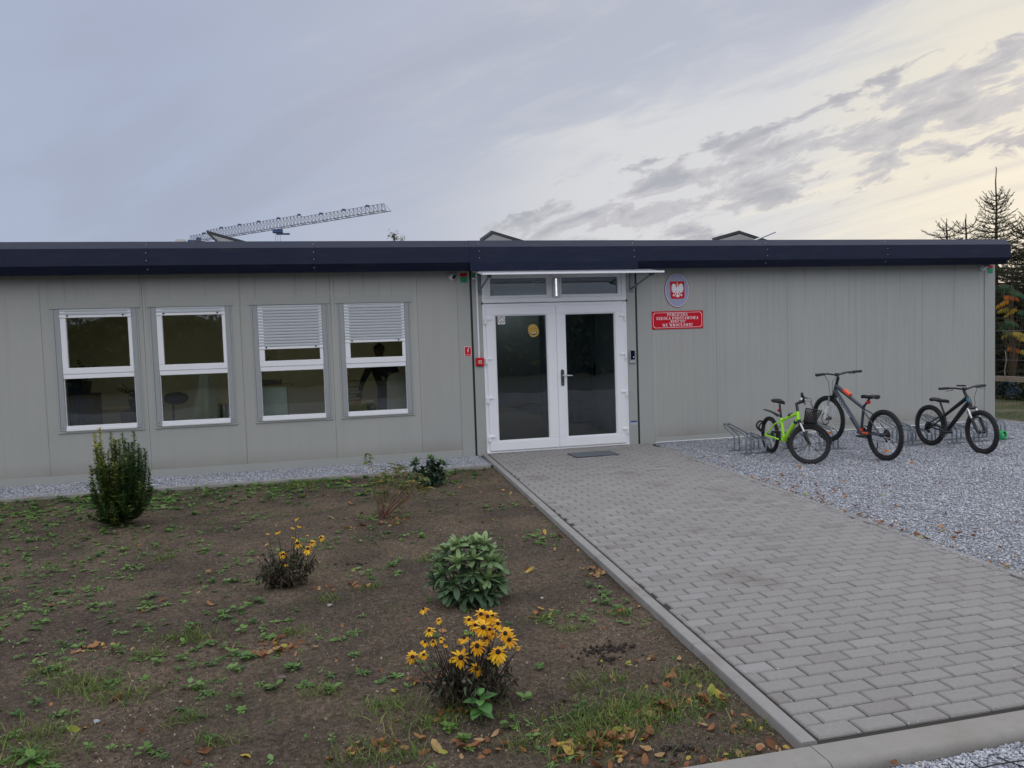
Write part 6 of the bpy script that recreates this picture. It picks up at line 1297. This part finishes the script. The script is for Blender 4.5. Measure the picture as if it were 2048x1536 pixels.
# distant leafy tree whose top shows over the roof
def leaftree(name,label,x,y,h,r_,nl,ls,lm_,seed,zlow=.35,flat=1.):
    t=thing(name,label,'tree',(x,y,-.3)); rr=random.Random(seed); mb=MB(); ends=[]
    mb.tube([(0,0,0),(.05,0,h*.4),(0,.05,h*.8),(0,0,h*.97)],[h*.022,h*.016,h*.008,h*.002],7)
    for k in range(26):
        z0_=h*(zlow+(.95-zlow)*k/26); a=k*2.4+rr.random(); L=r_*(1.05-.75*((k/26)))*rr.uniform(.6,1.1); e=Vector((math.cos(a)*L,math.sin(a)*L*flat,z0_+L*.75)); b0=Vector((0,0,z0_)); m_=b0.lerp(e,.5)-Z3*.05*L; mb.tube([b0,m_,e],[h*.007,h*.004,h*.0015],5); ends+=[b0.lerp(e,q) for q in (.55,.75,1.)]
        for q in range(4):
            s_=b0.lerp(e,rr.uniform(.4,.95)); e2=s_+Vector((rr.uniform(-1,1),rr.uniform(-1,1),rr.uniform(.1,1)))*L*.35; mb.tube([s_,e2],[h*.002,h*.0008],4); ends.append(e2)
    mb.build('trunk',M['bark'],t)
    E_=A([tuple(e) for e in ends]); i=rng.integers(0,len(E_),nl); p=E_[i]+rng.normal(0,1,(nl,3))*r_*.11; d=rng.normal(0,1,(nl,3)); 
    scatter('crown',[leaf(1,.5,2,.2,.2)],p,framem(d),rng.uniform(.6,1.3,nl)*ls,np.clip(.5+.35*rng.normal(0,1,nl)*.6+.25*vnoise(p[:,0],p[:,2],5,1.5),0,1),lm_,t)
    return t
dl_=leafmat('distant_foliage',[(0,(.05,.05,.025)),(.6,(.10,.095,.04)),(1,(.17,.14,.06))],.7,.3)
leaftree('distant_tree','sparse distant tree whose top shows above the roof left of the entrance',3.6,30,7.8,1.15,1500,.10,dl_,2,.35)
leaftree('distant_tree','lower distant tree barely showing over the roof edge',2.55,29,7.0,1.0,1300,.09,dl_,3,.35)

# spruces beyond the right corner
ndm=leafmat('spruce_needle',[(0,(.022,.034,.018)),(.5,(.050,.068,.034)),(.8,(.095,.11,.050)),(1,(.18,.17,.08))],.7,.2)
NEED=([(0,-.5,0),(0,.5,0),(1,0,.0)],[(0,1,2)])
def spruce(label,x,y,top,seed,zb=.4,rb=1.5,lead=.7,step=.11,dens=1.):
    t=thing('spruce_tree',label,'tree',(x,y,-.05)); rr=random.Random(seed); H=top+.05; tr_=MB(); segs=[]
    tr_.tube([(0,0,0),(0,0,H*.5),(.02,0,H-lead*.8),(-.01,0,H-lead*.3),(.02,0,H-.05),(.0,0,H)],[.09,.055,.022,.014,.008,.005],7)
    segs.append((Vector((0,0,H-lead*1.0)),Vector((0,0,H-.02)),.35))
    z=H-lead*.62; i=0
    while z>zb:
        f=(H-lead*.55-z)/(H-zb); L=min(.24+1.9*f,rb)*rr.uniform(.85,1.15); nb_=rr.randint(4,6) if f<.2 else 6
        for k in range(nb_):
            a=2*math.pi*k/nb_+i*1.1+rr.uniform(-.3,.3); Lk=L*rr.uniform(.65,1.1); upc=.85 if f<.12 else (.45 if f<.35 else .1); pts=[]
            for q in range(6):
                s_=q/5; pts.append(Vector((math.cos(a)*Lk*s_,math.sin(a)*Lk*s_,z+Lk*(upc*s_*s_*.9-.16*s_*(0 if f<.2 else 1)))))
            tr_.tube(pts,[.012+.01*f,.010,.008,.006,.005,.004],4); 
            for q in range(5): segs.append((pts[q],pts[q+1],1.))
            if Lk>.3:
                ns=int(Lk/.085)
                for q in range(ns):
                    s_=.25+.7*q/ns; j=min(int(s_*5),4); b0=pts[j].lerp(pts[j+1],s_*5-j); dd=(pts[j+1]-pts[j]).normalized(); sd=dd.cross(Z3).normalized()*(1 if q%2 else -1); l2=Lk*(1.02-s_)*.55*rr.uniform(.6,1.1)+.05; e=b0+(dd*.75+sd*.75+Z3*rr.uniform(-.25,.35 if f<.35 else .05)).normalized()*l2; tr_.tube([b0,e],[.006,.003],3); segs.append((b0,e,1.))
                    if l2>.22:
                        for w_ in (.45,.7): b2_=b0.lerp(e,w_); e2=b2_+((e-b0).normalized()*.6-sd*.5+Z3*rr.uniform(-.2,.2))*l2*.4; segs.append((b2_,e2,1.))
        z-=step*rr.uniform(.8,1.3); i+=1
    tr_.build('trunk',mat('spruce_bark',(.075,.06,.042),.9),t)
    A0=A([tuple(s[0]) for s in segs]); A1=A([tuple(s[1]) for s in segs]); Ls=np.linalg.norm(A1-A0,axis=1); w_=A([s[2] for s in segs]); cnt=np.maximum((Ls*210*w_*dens).astype(int),2); idx=np.repeat(np.arange(len(segs)),cnt); N=len(idx)
    u=rng.random(N)[:,None]; p=A0[idx]*(1-u)+A1[idx]*u; ax=(A1-A0)[idx]/Ls[idx][:,None]; rd=np.cross(ax,rng.normal(0,1,(N,3))); rd/=np.linalg.norm(rd,axis=1,keepdims=True); d=ax*.75+rd*.8
    L_=rng.uniform(.022,.042,N); scl=np.c_[L_,np.full(N,.0075),np.ones(N)]
    v=np.clip(.35+.25*rng.normal(0,1,N)+.25*vnoise(p[:,0]+x,p[:,2],77,2.5),0,1)
    o_=scatter('crown',[NEED],p,framem(d,rng.uniform(0,3,N)),scl,v,ndm,t); return N
cnt=0
cnt+=spruce('tall bare topped spruce rising behind the right building corner',15.96,5.4,5.38,1,.5,1.25,1.15,.10)
cnt+=spruce('spruce tip showing over the roof, leftmost of the row',14.72,5.6,4.17,2,2.9,.50,.5,.12,.7)
cnt+=spruce('spruce tip over the roof just left of the tall bare one',15.18,5.5,4.27,3,2.9,.50,.6,.12,.7)
cnt+=spruce('dense spruce just right of the tall bare topped one',16.42,5.0,4.30,4,.4,1.5,.5,.10)
cnt+=spruce('spruce at the right edge of the photo',17.25,5.3,4.75,5,.4,1.6,.6,.10)
cnt+=spruce('low dark spruce filling the gap behind the fence',15.6,4.6,3.0,6,.2,1.3,.3,.10,1.2)
cnt+=spruce('low bushy spruce behind the fence at the right edge',16.6,3.9,2.7,7,.2,1.4,.3,.10,1.2)
# clipped dark hedge closing the view behind them
hg=thing('evergreen_hedge','dark evergreen hedge closing the view behind the fence','hedge',(0,0,0)); mb=MB(); nx_=40
hp=[]
def hpath(s_): return Vector((15.2+4.5*s_,8.4-7.5*s_,0))
vs=[];fs=[];prof=[(-.55,-.1),(-.6,.6),(-.55,1.5),(-.3,2.25),(.3,2.25),(.55,1.5),(.55,-.1)]
nrm=Vector((7.5,4.5,0)).normalized()
for i in range(nx_+1):
    c=hpath(i/nx_)
    for k,(o_,z) in enumerate(prof): w_=.12*math.sin(i*1.7+k)+.08*math.sin(i*.6+2*k); q=c+nrm*(o_+w_); vs.append((q.x,q.y,z+(.12*math.sin(i*1.1+k) if z>1 else 0)))
for i in range(nx_):
    for k in range(len(prof)-1): a=i*len(prof)+k; fs.append((a,a+1,a+1+len(prof),a+len(prof)))
mb.add(vs,fs).build('core',mat('hedge_core',(.010,.014,.008),.95),hg)
N=26000; s_=rng.random(N); k=rng.integers(0,5,N); u=rng.random(N); PF=A(prof); oo=PF[k]*(1-u)[:,None]+PF[k+1]*u[:,None]; i_=s_*nx_; cx=15.2+4.5*s_; cy=8.4-7.5*s_; dd=oo[:,0]+rng.normal(0,.10,N)-.03; p=np.c_[cx+nrm.x*dd,cy+nrm.y*dd,oo[:,1]+rng.normal(0,.08,N)]
scatter('foliage',[leaf(1,.35,2,.1,.2)],p,framem(rng.normal(0,1,(N,3))+A([-.4,-.4,.5])),rng.uniform(.05,.10,N),np.clip(rng.random(N)*.8,0,1),leafmat('hedge_leaf',[(0,(.010,.017,.009)),(.6,(.022,.036,.016)),(1,(.045,.068,.026))],.6,.1),hg)
# garden fence: board on low posts with wires and mesh above, running away from the corner
fn=thing('garden_fence','weathered fence with a low board rail and thin wires beside the lawn','fence')
mb=MB(); mb.box(13.48,13.56,-3,6,.39,.495); mb.build('board',mat('weathered_board',(.30,.25,.20),.85,var=.3,vscale=4,stretch=(8,.6,14)),fn)
for y in (-2.2,.4,3.2,5.6): MB().box(13.561,13.62,y-.03,y+.03,-.05,1.55).build('post',mat('dark_fence_post',(.05,.045,.04),.8),fn)
for z in (.82,1.42): MB().tube([(13.55,-3+q*.75,z+.012*math.sin(q*1.9)) for q in range(13)],.004,5).build('wire',M['galv'],fn)
mb=MB()
for k in range(150):
    y0_=-3+k*.06
    for s_ in (1,-1): mb.tube([(13.552,y0_,.50),(13.552,y0_+s_*.46,1.42)],.0013,3)
mb.build('mesh',M['steel'],fn)
mb=MB(); mb.tube([(13.47,2.66,.40),(13.465,2.68,.62),(13.46,2.63,.82),(13.45,2.65,1.02)],.010,6); mb.build('stake',mat('pale_stick',(.26,.22,.17),.8),fn)
tp_=thing('blue_tarpaulin','crumpled dark blue tarpaulin lying under the fence rail','tarpaulin',(13.9,2.6,0)); vs=[];fs=[]
for i in range(22):
    for j in range(10): vs.append((.06*math.sin(j*1.3+i*.7)+.02*j,(i-11)*.075,.02+.34*math.sin((j+.5)/10*3.0)*(.8+.3*math.sin(i*.8))+.015*math.sin(i*2.1+j)))
for i in range(21):
    for j in range(9): a=i*10+j; fs.append((a,a+1,a+11,a+10))
MB().add(vs,fs).build('sheet',mat('navy_tarpaulin',(.012,.04,.10),.5,var=.3,vscale=9),tp_,True)
# low undergrowth under the rail
N=9000; p=np.c_[rng.uniform(13.58,14.6,N),rng.uniform(-2,6.5,N),rng.random(N)**1.4*.42]
tag(scatter('undergrowth',[leaf(1,.5,2,.2,.2)],p,framem(rng.normal(0,1,(N,3))+A([0,0,.5])),rng.uniform(.04,.10,N),rng.random(N),leafmat('undergrowth_leaf',[(0,(.014,.020,.010)),(.6,(.03,.05,.02)),(.93,(.06,.10,.03)),(1,(.26,.12,.04))],.6,.15)),kind='stuff')
# sumac with yellow and orange fronds
su=thing('sumac_bush','sumac bush with drooping green, yellow and orange fronds behind the fence','bush',(14.2,3.2,0)); rr=random.Random(5)
fr_=[(2000,592,2.9),(2024,600,2.3),(2008,616,1.6),(2017,616,1.8),(1997,627,2.9),(2002,650,.5),(2035,645,.6),(2006,662,1.7),(2043,664,1.8),(2020,672,2.0),(1996,700,2.2),(2007,694,2.8),(2040,575,.4),(2010,570,.4),(2030,582,.3),(2000,640,.2),(2020,640,.5),(2046,630,.5),(1995,660,1.0),(2044,700,1.6),(2018,585,.5),(2052,605,.6),(2004,572,.3),(2034,622,.4)]
paths=[];pos=[];dr=[];sc=[];va=[]
for (px,py,tone) in fr_:
    Yw=3.52-.0125*(px-2000); zw=1.55+((1.24+(680-py)*.01025)-1.55)*1.052; e=Vector((rr.uniform(-.25,.25),Yw-3.2,zw)); side=Vector((rr.uniform(-.2,.2),rr.choice((-1,1)),rr.uniform(-.1,.25))).normalized(); L=rr.uniform(.26,.40)
    b0=Vector((.1,.1,.2)); paths.append([b0,b0.lerp(e,.5)+Vector((.05,0,.25)),e]); rp=[e+side*L*(q/8)-Z3*.20*(q/8)**2*L*2 for q in range(9)]; paths.append(rp)
    for q in range(1,9):
        for s_ in (-1,1): pos.append(tuple(rp[q])); dr.append(tuple(side*.35+Vector((s_*.45,0,-.9)))); sc.append(.115*(1.1-.07*abs(q-3))*rr.uniform(.85,1.1)); va.append(min(1,max(0,tone/3+rr.uniform(-.07,.07))))
stems('stems',paths,.007,mat('sumac_stem',(.12,.08,.05),.8),su); N=len(pos)
scatter('fronds',[leaf(1,.26,4,.25,.2)],A(pos),framem(A(dr),rng.uniform(-.4,.4,N)),A(sc),A(va),leafmat('sumac_leaf',[(0,(.035,.085,.04)),(.28,(.05,.13,.05)),(.45,(.22,.24,.05)),(.65,(.55,.38,.04)),(.85,(.62,.24,.03)),(1,(.55,.13,.02))],.6,.3),su)
# tufts on the worn lawn beyond the gravel
N=16000; gx=rng.uniform(10.82,13.5,N); gy_=rng.uniform(-2.5,4.5,N); kk=vnoise(gx,gy_,61,1.2)>-.08; gx=gx[kk];gy_=gy_[kk];N=len(gx)
tag(scatter('grass',[blade(1,.07,2,.5),blade(1,.06,2,1.)],np.c_[gx,gy_,-.02+.05*vnoise(gx,gy_,3,.8)+.015*vnoise(gx,gy_,4,9)],rotm(rng.uniform(-.4,.4,N),rng.uniform(-.3,.3,N),rng.uniform(0,6.28,N)),rng.uniform(.02,.06,N),rng.random(N)*.8,gm_),kind='stuff')
# tall hedge on the far side of the road behind the viewer: what the panes mirror
h2=thing('tall_hedge','tall dark hedge across the road, seen mirrored in the window panes','hedge'); vs=[];fs=[]
for i in range(121):
    x=-40+i*.85; hh=3.05+.12*math.sin(i*.7)+.10*math.sin(i*1.9+1)
    for (y,z) in ((-25.4,-.2),(-25.0,hh*.5),(-25.3,hh*.9),(-26,hh),(-27.5,hh*.9),(-28,-.2)): vs.append((x,y+.2*math.sin(i*1.3+z),z))
for i in range(120):
    for k in range(5): a=i*6+k; fs.append((a,a+1,a+7,a+6))
MB().add(vs,fs).build('core',bpy.data.materials['hedge_core'],h2)
N=22000; gx=rng.uniform(-40,62,N); u=rng.random(N); p=np.c_[gx,-25.1+rng.normal(0,.2,N)-.5*(u>.9),u**.8*3.25+rng.normal(0,.06,N)]
scatter('foliage',[leaf(1,.6,2,.2,.2)],p,framem(rng.normal(0,1,(N,3))+A([0,1,.5])),rng.uniform(.2,.42,N),np.clip(.2+.8*rng.random(N)+.5*vnoise(p[:,0],p[:,2],5,.6),0,1),leafmat('hedge_leaf_mix',[(0,(.03,.045,.016)),(.5,(.075,.10,.03)),(.9,(.15,.16,.05)),(1,(.28,.22,.07))],.6,.1),h2)
